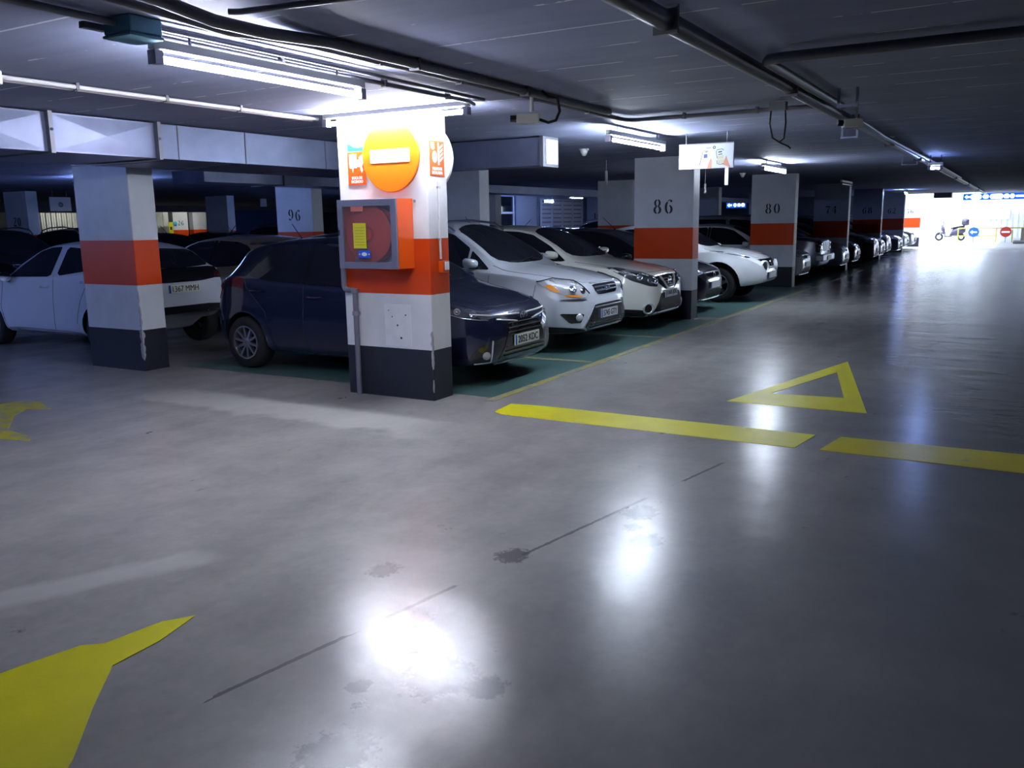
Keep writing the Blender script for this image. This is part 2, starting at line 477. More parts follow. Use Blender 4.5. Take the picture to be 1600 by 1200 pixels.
def copy_tree(o, parent=None, swap=None):
    c = o.copy(); COL.objects.link(c); c.parent = parent
    if swap and c.type == 'MESH' and any(m == swap[0] for m in c.data.materials):
        key = (c.data.name, swap[1].name)
        if key not in SWAPS:
            d = c.data.copy()
            for i, m in enumerate(d.materials):
                if m == swap[0]: d.materials[i] = swap[1]
            SWAPS[key] = d
        c.data = SWAPS[key]
    for ch in list(o.children): copy_tree(ch, c, swap)
    return c
SWAPS = {}
# ------------------------------------------------------------------ the car models
HATCH = dict(L=3.945, W=.8475, axles=(.79, 3.30), R=.305, flare=.012,
    top=[(0,.60),(.03,.68),(.08,.745),(.2,.81),(.5,.905),(.85,.985),(1.0,1.03),(1.3,1.215),(1.7,1.41),(2.0,1.48),(2.4,1.51),(2.9,1.5),(3.2,1.465),(3.42,1.40),(3.64,1.17),(3.82,.97),(3.885,.84),(3.92,.68),(3.945,.55)],
    zb=[(0,.34),(.05,.24),(.2,.19),(.5,.18),(3.3,.2),(3.7,.25),(3.9,.34),(3.945,.42)],
    wm=[(0,.45),(.03,.56),(.08,.65),(.18,.73),(.35,.795),(.6,.835),(.9,.8475),(3.1,.8475),(3.5,.825),(3.75,.77),(3.88,.68),(3.945,.5)],
    zm=[(0,.5),(.5,.6),(3.9,.62)], belt=[(0,.53),(.1,.66),(.3,.77),(.7,.87),(1.1,.93),(2.,.97),(3.0,1.02),(3.5,1.06),(3.75,.98),(3.9,.62),(3.945,.5)],
    ws=[(0,.95),(.5,.96),(1.2,.955),(3.3,.95),(3.9,.93)], wr=[(0,.38),(.1,.55),(.3,.64),(.9,.71),(1.05,.70),(1.7,.60),(2.2,.575),(3.3,.56),(3.5,.56),(3.8,.6),(3.945,.4)],
    drop=[(0,.03),(.3,.04),(1.0,.05),(1.7,.06),(3.4,.05),(3.945,.03)])

def hatch_glass(c):
    c.up('windshield', [(.98,0),(1.02,.4),(1.14,.63),(1.45,.575),(1.76,.50),(1.83,.25),(1.85,0),(1.83,-.25),(1.76,-.50),(1.45,-.575),(1.14,-.63),(1.02,-.4)], M_glass, h=.08)
    c.side('side_window', [(1.22,.975),(1.45,1.16),(1.72,1.335),(1.95,1.395),(2.32,1.42),(2.32,1.0),(1.8,.985)], M_glass, rnd=1, k=.08)
    c.side('side_window', [(2.40,1.005),(2.40,1.42),(2.85,1.40),(3.08,1.34),(3.28,1.20),(3.22,1.08),(2.9,1.03)], M_glass, rnd=1, k=.1)
    c.side('door_pillar', [(2.325,1.005),(2.325,1.42),(2.395,1.42),(2.395,1.005)], M_gloss, rnd=0)
    c.rear('rear_window', [(-.56,1.06),(-.50,1.35),(0,1.38),(.50,1.35),(.56,1.06),(0,1.02)], M_glass, k=.12)

# --- dark small hatchback behind the near pillar
def make_dark_hatch(loc, rz):
    P = paint('paint_midnight', (.012, .016, .046), .3, .2)
    c = Car(HATCH, 'hatchback_car', P, loc, rz); hatch_glass(c)
    # nose: big dark trapezoid, chrome wings from badge to lamps
    c.front('grille', [(-.20,.665),(.20,.665),(.34,.56),(.50,.27),(.42,.215),(-.42,.215),(-.50,.27),(-.34,.56)], M_gloss, off=.006, k=.1)
    mb = MB()
    for z in (.30,.345,.39,.53,.575,.62):
        mb.tube(c.path([(0,-.42+.25*(z-.3),z),(0,.42-.25*(z-.3),z)], (1,0,0), .06, .007), .006, 5)
    mb.build('grille_slat', M_black, c.root)
    c.bar('chrome_trim', [(0,.10,.70),(.05,.34,.705),(.1,.52,.715),(.3,.66,.735)], (.8,-.6,0), .012, M_bright, both=True)
    c.bar('chrome_trim', [(0,.16,.63),(.05,.34,.655),(.1,.48,.675)], (.9,-.4,0), .010, M_bright, both=True)
    for o in c.diag('headlight', [(.05,.46,.70),(.12,.56,.745),(.30,.70,.80),(.62,.80,.86),(.56,.82,.80),(.36,.78,.735),(.16,.64,.67)], (.72,-.69,0), M_lensd, off=.006, h=.06, k=.1):
        sg = 1 if o.data.vertices[0].co.y > 0 else -1
        for u, y, z, r in ((.22,.68,.735,.042),(.36,.755,.77,.034)):
            l, nn = c.hit_out((u,y*sg,z), (.72,-.69*sg,0)); mb = MB(); mb.lathe([(0,.009),(r*.55,.008),(r*.62,.003),(r*.8,.004),(r*.95,.009),(r,.0)], l, nn, 18); mb.build('lamp_reflector', M_chrome, o)
        c.bar('lamp_strip', [(.12,.57*sg,.672),(.3,.74*sg,.70),(.5,.82*sg,.76)], (.72,-.69*sg,0), .006, M_chrome, off=.006, parent=o)
    for o in c.diag('fog_light_recess', [(.12,.60,.42),(.14,.66,.44),(.24,.74,.30),(.2,.72,.25),(.1,.55,.25),(.1,.58,.33)], (.8,-.6,0), M_gloss, off=.005, h=.06):
        sg = 1 if o.data.vertices[0].co.y > 0 else -1
        l, nn = c.hit_out((.13,.62*sg,.32), (.85,-.5*sg,0)); mb = MB(); mb.lathe([(0,.016),(.03,.014),(.042,.006)], l, nn, 16); mb.build('fog_light', M_lens, o)
    c.bar('fog_trim', [(.1,.545,.47),(.1,.555,.36),(.1,.57,.25),(.2,.70,.235)], (.8,-.6,0), .009, M_bright, both=True)
    c.bar('lower_lip', [(.05,-.45,.205),(0,-.3,.215),(0,.3,.215),(.05,.45,.205)], (1,0,0), .012, M_satin)
    mb = MB(); l, nn = c.hit_out((0,0,.675), (1,0,0)); o = l+Vector((-.012,0,0))
    def ell(a, b, dy=0, dz=0, rot=0): return [(o.x, o.y+dy+a*math.cos(t*PI/12), o.z+dz+b*math.sin(t*PI/12)) for t in range(25)]
    for e in (ell(.068,.046), ell(.046,.016,0,.022), ell(.018,.044)): mb.tube(e, .005, 6)
    mb.build('badge', M_chrome, c.root)
    c.plate(-.022, .44, '2052 KDC')
    # hood, doors, mirrors
    c.gap_up([(.16,.0),(.17,.3),(.22,.50),(.5,.64),(.9,.70),(1.1,.70)])
    c.gap_side([(1.12,.9),(1.1,.6),(1.16,.25)]); c.gap_side([(2.36,1.0),(2.36,.5),(2.3,.24),(1.2,.22)]); c.gap_side([(3.3,1.1),(3.25,.95),(2.95,.68),(2.86,.4),(2.8,.25),(2.35,.24)])
    c.handle(2.12,.86); c.handle(3.0,.91); c.mirror(1.32,.80,1.0)
    c.bar('door_crease', [(1.3,2,.815),(3.2,2,.85)], (0,-1,0), .004, P, off=.001, both=True)
    # tail
    for o in c.diag('taillight', [(3.74,.74,1.02),(3.84,.68,.97),(3.89,.64,.86),(3.87,.66,.78),(3.80,.72,.80),(3.74,.75,.90)], (-.6,-.8,0), M_redl, off=.006, h=.06, k=.1):
        sg = 1 if o.data.vertices[0].co.y > 0 else -1
        c.bar('lamp_strip', [(3.77,.73*sg,1.0),(3.84,.69*sg,.90)], (-.6,-.8*sg,0), .025, M_lens, off=.0, parent=o)
    c.bar('tailgate_edge', [(3.40,.54,1.40),(3.62,.57,1.18),(3.81,.62,.98)], (0,-.6,-.8), .008, M_bright, both=True)
    c.rear('rear_bumper_insert', [(-.5,.42),(.5,.42),(.55,.32),(-.55,.32)], M_black)
    mb = MB(); mb.box(3.28,3.48,-.5,.5,1.425,1.45); bevel(mb.build('roof_spoiler', P, c.root), .01)
    c.wheels('ten'); c.antenna(2.95, .3, -.55) if False else c.antenna(3.1, .26, .6); c.wiper([(1.03,.55),(1.0,.2),(1.06,-.15)])
    return c.finish()

# --- silver compact SUV
def make_silver_suv(loc, rz):
    P = paint('paint_silver_white', (.60, .64, .72), .25, .3)
    S = dict(L=4.443, W=.921, axles=(.92, 3.61), R=.345, flare=.022, flare_s=.06, arch=.08,
      top=[(0,.66),(.03,.78),(.07,.86),(.14,.895),(.4,.965),(.8,1.045),(1.12,1.10),(1.22,1.15),(1.6,1.40),(1.95,1.575),(2.25,1.655),(2.8,1.68),(3.4,1.65),(3.9,1.57),(4.1,1.33),(4.25,1.08),(4.36,.98),(4.41,.8),(4.443,.6)],
      zb=[(0,.36),(.06,.27),(.25,.23),(.7,.24),(3.6,.26),(4.2,.30),(4.4,.38),(4.443,.46)],
      wm=[(0,.50),(.03,.60),(.08,.69),(.18,.785),(.34,.86),(.55,.905),(.9,.921),(3.6,.921),(4.0,.89),(4.25,.83),(4.38,.74),(4.443,.55)],
      zm=[(0,.5),(.5,.66),(4.3,.68)], belt=[(0,.60),(.07,.74),(.2,.83),(.5,.91),(.9,.97),(1.3,1.00),(2.2,1.05),(3.4,1.10),(4.0,1.12),(4.2,1.02),(4.38,.7),(4.443,.55)],
      ws=[(0,.95),(.5,.955),(1.2,.95),(3.6,.945),(4.4,.92)], wr=[(0,.42),(.08,.58),(.3,.68),(.9,.74),(1.15,.745),(1.95,.63),(2.5,.60),(3.8,.58),(4.1,.64),(4.443,.45)],
      drop=[(0,.04),(.3,.045),(1.1,.055),(1.95,.06),(3.8,.05),(4.443,.04)])
    c = Car(S, 'suv_car', P, loc, rz)
    c.up('windshield', [(1.14,0),(1.18,.4),(1.32,.67),(1.65,.605),(1.98,.535),(2.06,.25),(2.08,0),(2.06,-.25),(1.98,-.535),(1.65,-.605),(1.32,-.67),(1.18,-.4)], M_glass, h=.08)
    c.side('quarter_glass', [(1.30,1.04),(1.52,1.21),(1.62,1.28),(1.62,1.05)], M_glass, rnd=1, k=.08)
    c.side('side_window', [(1.66,1.05),(1.66,1.31),(1.95,1.485),(2.25,1.555),(2.62,1.575),(2.62,1.09)], M_glass, rnd=1, k=.06)
    c.side('side_window', [(2.70,1.095),(2.70,1.575),(3.2,1.56),(3.45,1.53),(3.48,1.14)], M_glass, rnd=1, k=.06)
    c.side('side_window', [(3.55,1.15),(3.52,1.52),(3.80,1.46),(3.98,1.25),(3.94,1.18)], M_glass, rnd=1, k=.1)
    c.side('door_pillar', [(2.625,1.09),(2.625,1.575),(2.695,1.575),(2.695,1.09)], M_gloss, rnd=0)
    c.rear('rear_window', [(-.58,1.16),(-.50,1.5),(0,1.53),(.50,1.5),(.58,1.16),(0,1.12)], M_glass, k=.12)
    for sg in (1, -1):
        mb = MB(); z = c.c['top']
        mb.tube([(1.95,sg*.63,1.53),(2.1,sg*.64,1.63),(2.5,sg*.63,1.675),(3.2,sg*.62,1.66),(3.6,sg*.61,1.62),(3.75,sg*.61,1.54)], .016, 8); mb.build('roof_rail', M_satin, c.root)
    g = c.front('grille', [(-.36,.845),(.36,.845),(.33,.755),(.27,.715),(-.27,.715),(-.33,.755)], M_gloss, off=.006, k=.12)
    c.bar('grille_bar', [(0,-.33,.81),(0,.33,.81)], (1,0,0), .011, M_satin, off=.006, parent=g); c.bar('grille_bar', [(0,-.30,.765),(0,.30,.765)], (1,0,0), .011, M_satin, off=.006, parent=g)
    c.bar('chrome_trim', [(0,-.37,.862),(0,0,.872),(0,.37,.862)], (1,0,0), .018, M_bright, off=.0)
    l, nn = c.hit_out((0,0,.785), (1,0,0)); mb = MB(); k = 24
    ov = lambda a, b, x: [(x, a*math.cos(2*PI*t/k), .785+b*math.sin(2*PI*t/k)) for t in range(k)]
    mb.add(ov(.072,.030,l.x-.022)+ov(.072,.030,l.x), [tuple(reversed(range(k)))]+[(t,(t+1)%k,k+(t+1)%k,k+t) for t in range(k)], 0)
    bd = mb.build('badge', mat('badge_blue', (.02,.05,.25), .2, .3, .5, 1), c.root)
    mb = MB(); mb.tube([(l.x-.022, .072*math.cos(2*PI*t/k), .785+.030*math.sin(2*PI*t/k)) for t in range(k+1)], .0045, 6)
    # script line on the oval
    mb.tube([(l.x-.025, .04-.08*t/12, .785+.010*math.sin(t*1.3)) for t in range(13)], .0028, 5); mb.build('badge_rim', M_chrome, bd)
    lg = c.front('lower_grille', [(-.40,.60),(.40,.60),(.48,.52),(.60,.33),(.52,.285),(-.52,.285),(-.60,.33),(-.48,.52)], M_gloss, off=.007, k=.1)
    for z in (.32,.36,.40): c.bar('grille_bar', [(0,-.5,z),(0,.5,z)], (1,0,0), .008, M_black, off=.006, parent=lg)
    c.bar('chrome_trim', [(0,-.41,.565),(0,.41,.565)], (1,0,0), .010, M_satin, off=.007)
    c.bar('chrome_trim', [(0,-.44,.62),(0,-.5,.52),(.05,-.62,.33)], (1,0,0), .010, M_satin, off=.004); c.bar('chrome_trim', [(0,.44,.62),(0,.5,.52),(.05,.62,.33)], (1,0,0), .010, M_satin, off=.004)
    c.front('skid_trim', [(-.52,.275),(.52,.275),(.45,.235),(-.45,.235)], M_satin, off=.004, rnd=0)
    c.plate(-.022, .47, '5745 GTY', matl=M_plateg)
    for o in c.diag('headlight', [(.62,.84,.895),(.36,.78,.925),(.15,.62,.89),(.07,.47,.74),(.10,.52,.70),(.22,.70,.705),(.42,.83,.78)], (.72,-.69,0), M_lens, off=.006, h=.06, k=.08):
        sg = 1 if o.data.vertices[0].co.y > 0 else -1; d = (.72,-.69*sg,0)
        c.patch('indicator', [(.50,.85*sg,.865),(.40,.82*sg,.87),(.30,.78*sg,.765),(.40,.83*sg,.785)], d, M_amber, off=.009, h=.05, parent=o)
        c.patch('indicator', [(.28,.76*sg,.745),(.13,.60*sg,.735),(.13,.58*sg,.712),(.26,.74*sg,.717)], d, M_amber, off=.009, h=.05, parent=o)
        for u, y, z, r in ((.20,.68,.81,.052),(.13,.56,.78,.04)):
            l, nn = c.hit_out((u,y*sg,z), d); mb = MB(); mb.lathe([(0,.012),(r*.55,.011),(r*.62,.006),(r*.8,.007),(r*.95,.012),(r,.002)], l, nn, 18); mb.build('lamp_reflector', M_chrome, o)
        c.bar('lamp_edge', [(.62,.84*sg,.905),(.36,.78*sg,.935),(.15,.62*sg,.90),(.07,.47*sg,.745)], d, .010, M_black, off=.005, parent=o)
    c.diag('bumper_slot', [(.34,.80,.665),(.12,.60,.655),(.10,.52,.668),(.10,.52,.685),(.3,.77,.69)], (.72,-.69,0), M_satin, off=.004, h=.06)
    for o in c.diag('fog_light_recess', [(.34,.80,.51),(.10,.58,.50),(.13,.62,.39),(.24,.72,.385)], (.78,-.62,0), M_gloss, off=.006, h=.06, k=.1):
        sg = 1 if o.data.vertices[0].co.y > 0 else -1; l, nn = c.hit_out((.15,.65*sg,.455), (.85,-.5*sg,0)); mb = MB(); mb.lathe([(0,.02),(.03,.018),(.046,.01),(.05,.0)], l, nn, 18); mb.build('fog_light', M_lens, o)
    c.diag('bumper_trim', [(.48,.90,.345),(.22,.76,.335),(.10,.60,.31),(.07,.54,.28),(.10,.58,.20),(.25,.74,.20),(.48,.88,.20)], (.78,-.62,0), M_black, off=.008, h=.045)
    c.side('lower_trim', [(1.42,.30),(3.1,.30),(3.1,.24),(1.42,.24)], M_bgrey, rnd=0)
    c.gap_up([(.10,0),(.105,.30),(.15,.47),(.4,.62),(.85,.755),(1.28,.775)])
    c.gap_side([(1.28,1.02),(1.3,.7),(1.36,.32)]); c.gap_side([(2.66,1.09),(2.66,.5),(2.62,.3)]); c.gap_side([(3.5,1.15),(3.5,.95),(3.2,.7),(3.1,.4)])
    c.gap_side([(.60,.86),(.62,.7)])
    c.handle(2.42,.93); c.handle(3.3,.96); c.mirror(1.5,.86,1.13, w=.10, h=.08)
    c.diag('taillight', [(4.05,.84,1.12),(4.25,.74,1.06),(4.36,.70,.9),(4.25,.8,.85),(4.05,.86,.95)], (-.6,-.8,0), M_redl, off=.006)
    c.wheels('five'); c.antenna(3.6,.3,-.3); c.wiper([(1.2,.5),(1.17,.2),(1.24,-.2)]); c.wiper([(1.2,-.1),(1.18,-.35),(1.3,-.6)])
    return c.finish()

# --- white crossover with V-shaped grille
CROSS = dict(L=4.377, W=.903, axles=(.89, 3.536), R=.34, flare=.018, flare_s=.06,
      top=[(0,.60),(.03,.74),(.07,.82),(.14,.875),(.4,.945),(.8,1.02),(1.2,1.09),(1.3,1.125),(1.7,1.345),(2.1,1.52),(2.4,1.575),(2.8,1.59),(3.3,1.56),(3.8,1.48),(4.0,1.27),(4.18,1.06),(4.29,.95),(4.34,.78),(4.377,.6)],
      zb=[(0,.32),(.06,.24),(.25,.20),(.7,.22),(3.6,.24),(4.2,.28),(4.34,.36),(4.377,.44)],
      wm=[(0,.48),(.03,.58),(.08,.67),(.18,.765),(.34,.84),(.55,.885),(.9,.903),(3.6,.903),(3.95,.875),(4.18,.82),(4.3,.73),(4.377,.55)],
      zm=[(0,.48),(.5,.64),(4.3,.66)], belt=[(0,.55),(.07,.72),(.2,.81),(.5,.90),(.9,.96),(1.3,.99),(2.2,1.03),(3.3,1.09),(3.9,1.10),(4.15,1.0),(4.3,.7),(4.377,.55)],
      ws=[(0,.95),(.5,.955),(1.2,.95),(3.6,.945),(4.3,.92)], wr=[(0,.40),(.08,.57),(.3,.67),(.9,.735),(1.25,.74),(2.1,.62),(2.6,.60),(3.7,.58),(4.0,.62),(4.377,.45)],
      drop=[(0,.04),(.3,.045),(1.2,.055),(2.1,.06),(3.8,.05),(4.377,.04)])
def cross_glass(c):
    c.up('windshield', [(1.22,0),(1.26,.4),(1.40,.66),(1.75,.59),(2.08,.525),(2.17,.25),(2.19,0),(2.17,-.25),(2.08,-.525),(1.75,-.59),(1.40,-.66),(1.26,-.4)], M_glass, h=.08)
    c.side('side_window', [(1.38,1.03),(1.7,1.26),(2.05,1.435),(2.3,1.485),(2.62,1.50),(2.62,1.06)], M_glass, rnd=1, k=.06)
    c.side('side_window', [(2.70,1.065),(2.70,1.50),(3.15,1.48),(3.45,1.42),(3.72,1.25),(3.66,1.15),(3.3,1.09)], M_glass, rnd=1, k=.08)
    c.side('door_pillar', [(2.625,1.06),(2.625,1.50),(2.695,1.50),(2.695,1.06)], M_gloss, rnd=0)
    c.rear('rear_window', [(-.56,1.14),(-.48,1.42),(0,1.45),(.48,1.42),(.56,1.14),(0,1.10)], M_glass, k=.12)
def make_white_crossover(loc, rz):
    P = paint('paint_pearl_white', (.78, .79, .74), 0, .3)
    c = Car(CROSS, 'crossover_car', P, loc, rz); cross_glass(c)
    g = c.front('grille', [(-.58,.80),(-.2,.815),(0,.82),(.2,.815),(.58,.80),(.42,.70),(.18,.60),(-.18,.60),(-.42,.70)], M_gloss, off=.006, k=.08)
    for z in (.64,.68,.72,.76): c.bar('grille_bar', [(0,-.15-.9*(z-.62),z),(0,.15+.9*(z-.62),z)], (1,0,0), .006, M_black, off=.006, parent=g)
    for sg in (1, -1):
        c.bar('chrome_trim', [(0,sg*.30,.80),(0,sg*.22,.72),(0,sg*.13,.625)], (1,0,0), .019, M_bright, off=.006)
    c.bar('chrome_trim', [(0,.14,.622),(0,0,.612),(0,-.14,.622)], (1,0,0), .016, M_bright, off=.006)
    l, nn = c.hit_out((0,0,.735), (1,0,0)); mb = MB(); x = l.x-.014
    mb.tube([(x,.062*math.cos(t*PI/12),.735+.055*math.sin(t*PI/12)) for t in range(25)], .007, 6); mb.obox((x-.002,0,.735),(.006,0,0),(0,.075,0),(0,0,.013)); mb.build('badge', M_chrome, c.root)
    for o in c.diag('headlight', [(.70,.84,.945),(.45,.81,.945),(.2,.68,.885),(.07,.50,.815),(.045,.42,.735),(.06,.46,.66),(.14,.60,.675),(.34,.78,.76)], (.72,-.69,0), M_lensd, off=.006, h=.06, k=.08):
        sg = 1 if o.data.vertices[0].co.y > 0 else -1; d = (.72,-.69*sg,0)
        for u, y, z, r in ((.24,.71,.81,.05),(.13,.59,.755,.048)):
            l, nn = c.hit_out((u,y*sg,z), d); mb = MB(); mb.lathe([(0,.012),(r*.55,.011),(r*.62,.006),(r*.8,.007),(r*.95,.012),(r,.002)], l, nn, 18); mb.build('lamp_reflector', M_chrome, o)
        c.patch('lamp_panel', [(.55,.83*sg,.90),(.36,.78*sg,.885),(.30,.75*sg,.835),(.40,.80*sg,.85)], d, M_lens, off=.009, h=.05, parent=o)
        c.bar('running_light', [(.06,.52*sg,.79),(.045,.44*sg,.735),(.06,.48*sg,.70),(.12,.58*sg,.735)], d, .009, M_lens, off=.006, parent=o)
    c.front('lower_grille', [(-.36,.56),(.36,.56),(.44,.48),(.60,.27),(.5,.225),(-.5,.225),(-.60,.27),(-.44,.48)], M_black, off=.007, k=.1)
    c.bar('chrome_trim', [(.0,-.46,.275),(0,0,.27),(.0,.46,.275)], (1,0,0), .012, M_satin, off=.006)
    c.plate(-.022, .54, '1165 JDL', matl=M_plateg)
    for sg in (1, -1):
        l, nn = c.hit_out((.12,.655*sg,.345), (.85,-.5*sg,0)); mb = MB(); mb.lathe([(.06,.004),(.074,.018),(.084,.018),(.092,.0)], l, nn, 22); o = mb.build('fog_light', M_bright, c.root)
        mb = MB(); mb.lathe([(0,.006),(.03,.012),(.062,.006)], l, nn, 18); mb.build('fog_lens', M_gloss, o)
    c.diag('bumper_trim', [(.47,.88,.345),(.16,.72,.33),(.06,.60,.28),(.10,.6,.20),(.25,.74,.20),(.47,.86,.20)], (.78,-.62,0), M_black, off=.008, h=.045)
    c.side('lower_trim', [(1.38,.32),(3.04,.32),(3.04,.22),(1.38,.22)], M_black, rnd=0)
    c.gap_up([(.135,0),(.145,.30),(.22,.56),(.5,.68),(.85,.745),(1.25,.78)])
    c.gap_side([(1.34,1.02),(1.33,.7),(1.4,.32)]); c.gap_side([(2.66,1.06),(2.66,.5),(2.62,.3)]); c.gap_side([(3.5,1.12),(3.45,.95),(3.2,.7),(3.05,.4)])
    c.handle(2.42,.92); c.handle(3.3,.97); c.mirror(1.55,.85,1.14, w=.10, h=.08)
    c.diag('taillight', [(3.95,.84,1.08),(4.2,.72,1.02),(4.29,.68,.92),(4.2,.78,.88),(3.95,.85,.98)], (-.6,-.8,0), M_redl, off=.006)
    c.wheels('five'); c.antenna(3.55,.3,.6); c.wiper([(1.28,.5),(1.25,.2),(1.32,-.2)]); c.wiper([(1.28,-.1),(1.26,-.35),(1.38,-.6)])
    return c.finish()

# --- white compact crossover with bulging arches
def make_white_compact(loc, rz):
    P = paint('paint_white', (.74, .77, .82), 0, .3)
    S = dict(L=4.135, W=.862, axles=(.86, 3.39), R=.345, flare=.045, flare_s=.10, arch=.105,
      top=[(0,.62),(.03,.72),(.08,.80),(.2,.89),(.4,.965),(.8,1.05),(1.15,1.09),(1.3,1.16),(1.65,1.36),(2.0,1.51),(2.35,1.56),(2.7,1.56),(3.2,1.49),(3.55,1.40),(3.8,1.2),(3.95,1.02),(4.05,.93),(4.1,.78),(4.135,.6)],
      zb=[(0,.44),(.06,.38),(.25,.33),(.45,.30),(.9,.26),(3.4,.26),(3.9,.30),(4.1,.38),(4.135,.46)],
      wm=[(0,.44),(.03,.54),(.08,.63),(.18,.725),(.34,.80),(.55,.845),(.9,.862),(3.4,.862),(3.75,.835),(3.95,.78),(4.07,.69),(4.135,.5)],
      zm=[(0,.5),(.4,.70),(.9,.80),(1.5,.68),(2.8,.70),(3.4,.8),(4.0,.7)], belt=[(0,.55),(.07,.70),(.2,.80),(.5,.93),(.86,1.00),(1.3,.98),(2.0,.97),(2.8,1.02),(3.4,1.06),(3.8,1.0),(4.0,.75),(4.135,.55)],
      ws=[(0,.95),(.5,.95),(.9,.93),(1.4,.93),(2.6,.93),(3.4,.93),(4.1,.9)], wr=[(0,.36),(.08,.52),(.3,.60),(.9,.66),(1.2,.68),(2.0,.57),(2.5,.55),(3.5,.53),(3.8,.58),(4.135,.4)],
      drop=[(0,.04),(.3,.05),(1.1,.06),(2.0,.06),(3.5,.05),(4.135,.04)])
    c = Car(S, 'crossover_car', P, loc, rz)
    c.up('windshield', [(1.16,0),(1.2,.38),(1.34,.6),(1.68,.54),(1.98,.485),(2.06,.25),(2.08,0),(2.06,-.25),(1.98,-.485),(1.68,-.54),(1.34,-.6),(1.2,-.38)], M_glass, h=.08)
    c.side('side_window', [(1.30,1.03),(1.62,1.26),(1.95,1.42),(2.2,1.46),(2.45,1.465),(2.45,1.02),(2.0,1.005)], M_glass, rnd=1, k=.06)
    c.side('side_window', [(2.52,1.03),(2.52,1.465),(2.9,1.44),(3.25,1.36),(3.42,1.24),(3.1,1.10)], M_glass, rnd=1, k=.08)
    c.rear('rear_window', [(-.5,1.12),(-.42,1.38),(0,1.41),(.42,1.38),(.5,1.12),(0,1.08)], M_glass, k=.12)
    for o in c.diag('top_lamp', [(.28,.60,.87),(.48,.68,.965),(.80,.75,1.03),(1.08,.77,1.06),(.85,.82,.985),(.5,.77,.90),(.34,.70,.85)], (.25,-.70,-.67), M_lensd, off=.006, h=.06, k=.1):
        sg = 1 if o.data.vertices[0].co.y > 0 else -1
        c.bar('lamp_strip', [(.38,.67*sg,.90),(.55,.73*sg,.96),(.78,.78*sg,1.0)], (.25,-.70*sg,-.67), .022, M_lens, off=.0, parent=o)
    c.front('grille', [(-.52,.835),(.52,.835),(.44,.79),(.30,.76),(.22,.68),(-.22,.68),(-.30,.76),(-.44,.79)], M_gloss, off=.006, k=.08)
    for sg in (1, -1):
        c.bar('chrome_trim', [(0,sg*.26,.80),(0,sg*.15,.69)], (1,0,0), .014, M_chrome, off=.005)
        l, nn = c.hit_out((.06,.43*sg,.685), (1,0,0)); nn = Vector((-.93,.36*sg,.05)).normalized(); l = l+nn*.01
        mb = MB(); mb.lathe([(.088,-.05),(.10,-.005),(.115,.012),(.13,.0),(.135,-.05)], l, nn, 26); o = mb.build('headlight', P, c.root)
        mb = MB(); mb.lathe([(0,.010),(.05,.004),(.075,-.006),(.09,-.012)], l, nn, 24); mb.build('lamp_lens', M_lensd, o)
    c.bar('chrome_trim', [(0,.15,.685),(0,0,.68),(0,-.15,.685)], (1,0,0), .012, M_chrome, off=.005)
    l, nn = c.hit_out((0,0,.76), (1,0,0)); mb = MB(); mb.tube([(l.x-.014,.05*math.cos(t*PI/12),.76+.045*math.sin(t*PI/12)) for t in range(25)], .006, 6); mb.build('badge', M_chrome, c.root)
    c.front('lower_grille', [(-.36,.58),(.36,.58),(.42,.50),(.38,.44),(-.38,.44),(-.42,.50)], M_black, off=.006, k=.1)
    c.plate(-.02, .52, None, matl=M_plateg)
    c.side('lower_trim', [(1.36,.34),(2.92,.34),(2.92,.24),(1.36,.24)], M_black, rnd=0)
    c.gap_up([(.10,0),(.12,.3),(.25,.47),(.6,.60),(1.2,.66)])
    c.gap_side([(1.34,1.0),(1.32,.7),(1.4,.34)]); c.gap_side([(2.48,1.02),(2.5,.5),(2.45,.34)])
    c.handle(2.2,.88); c.mirror(1.42,.80,1.06, w=.105, h=.09)
    c.diag('taillight', [(3.75,.8,1.06),(3.95,.68,1.0),(4.05,.62,.9),(3.9,.76,.86)], (-.6,-.8,0), M_redl, off=.006)
    c.wheels('five', M_satin)
    return c.finish()

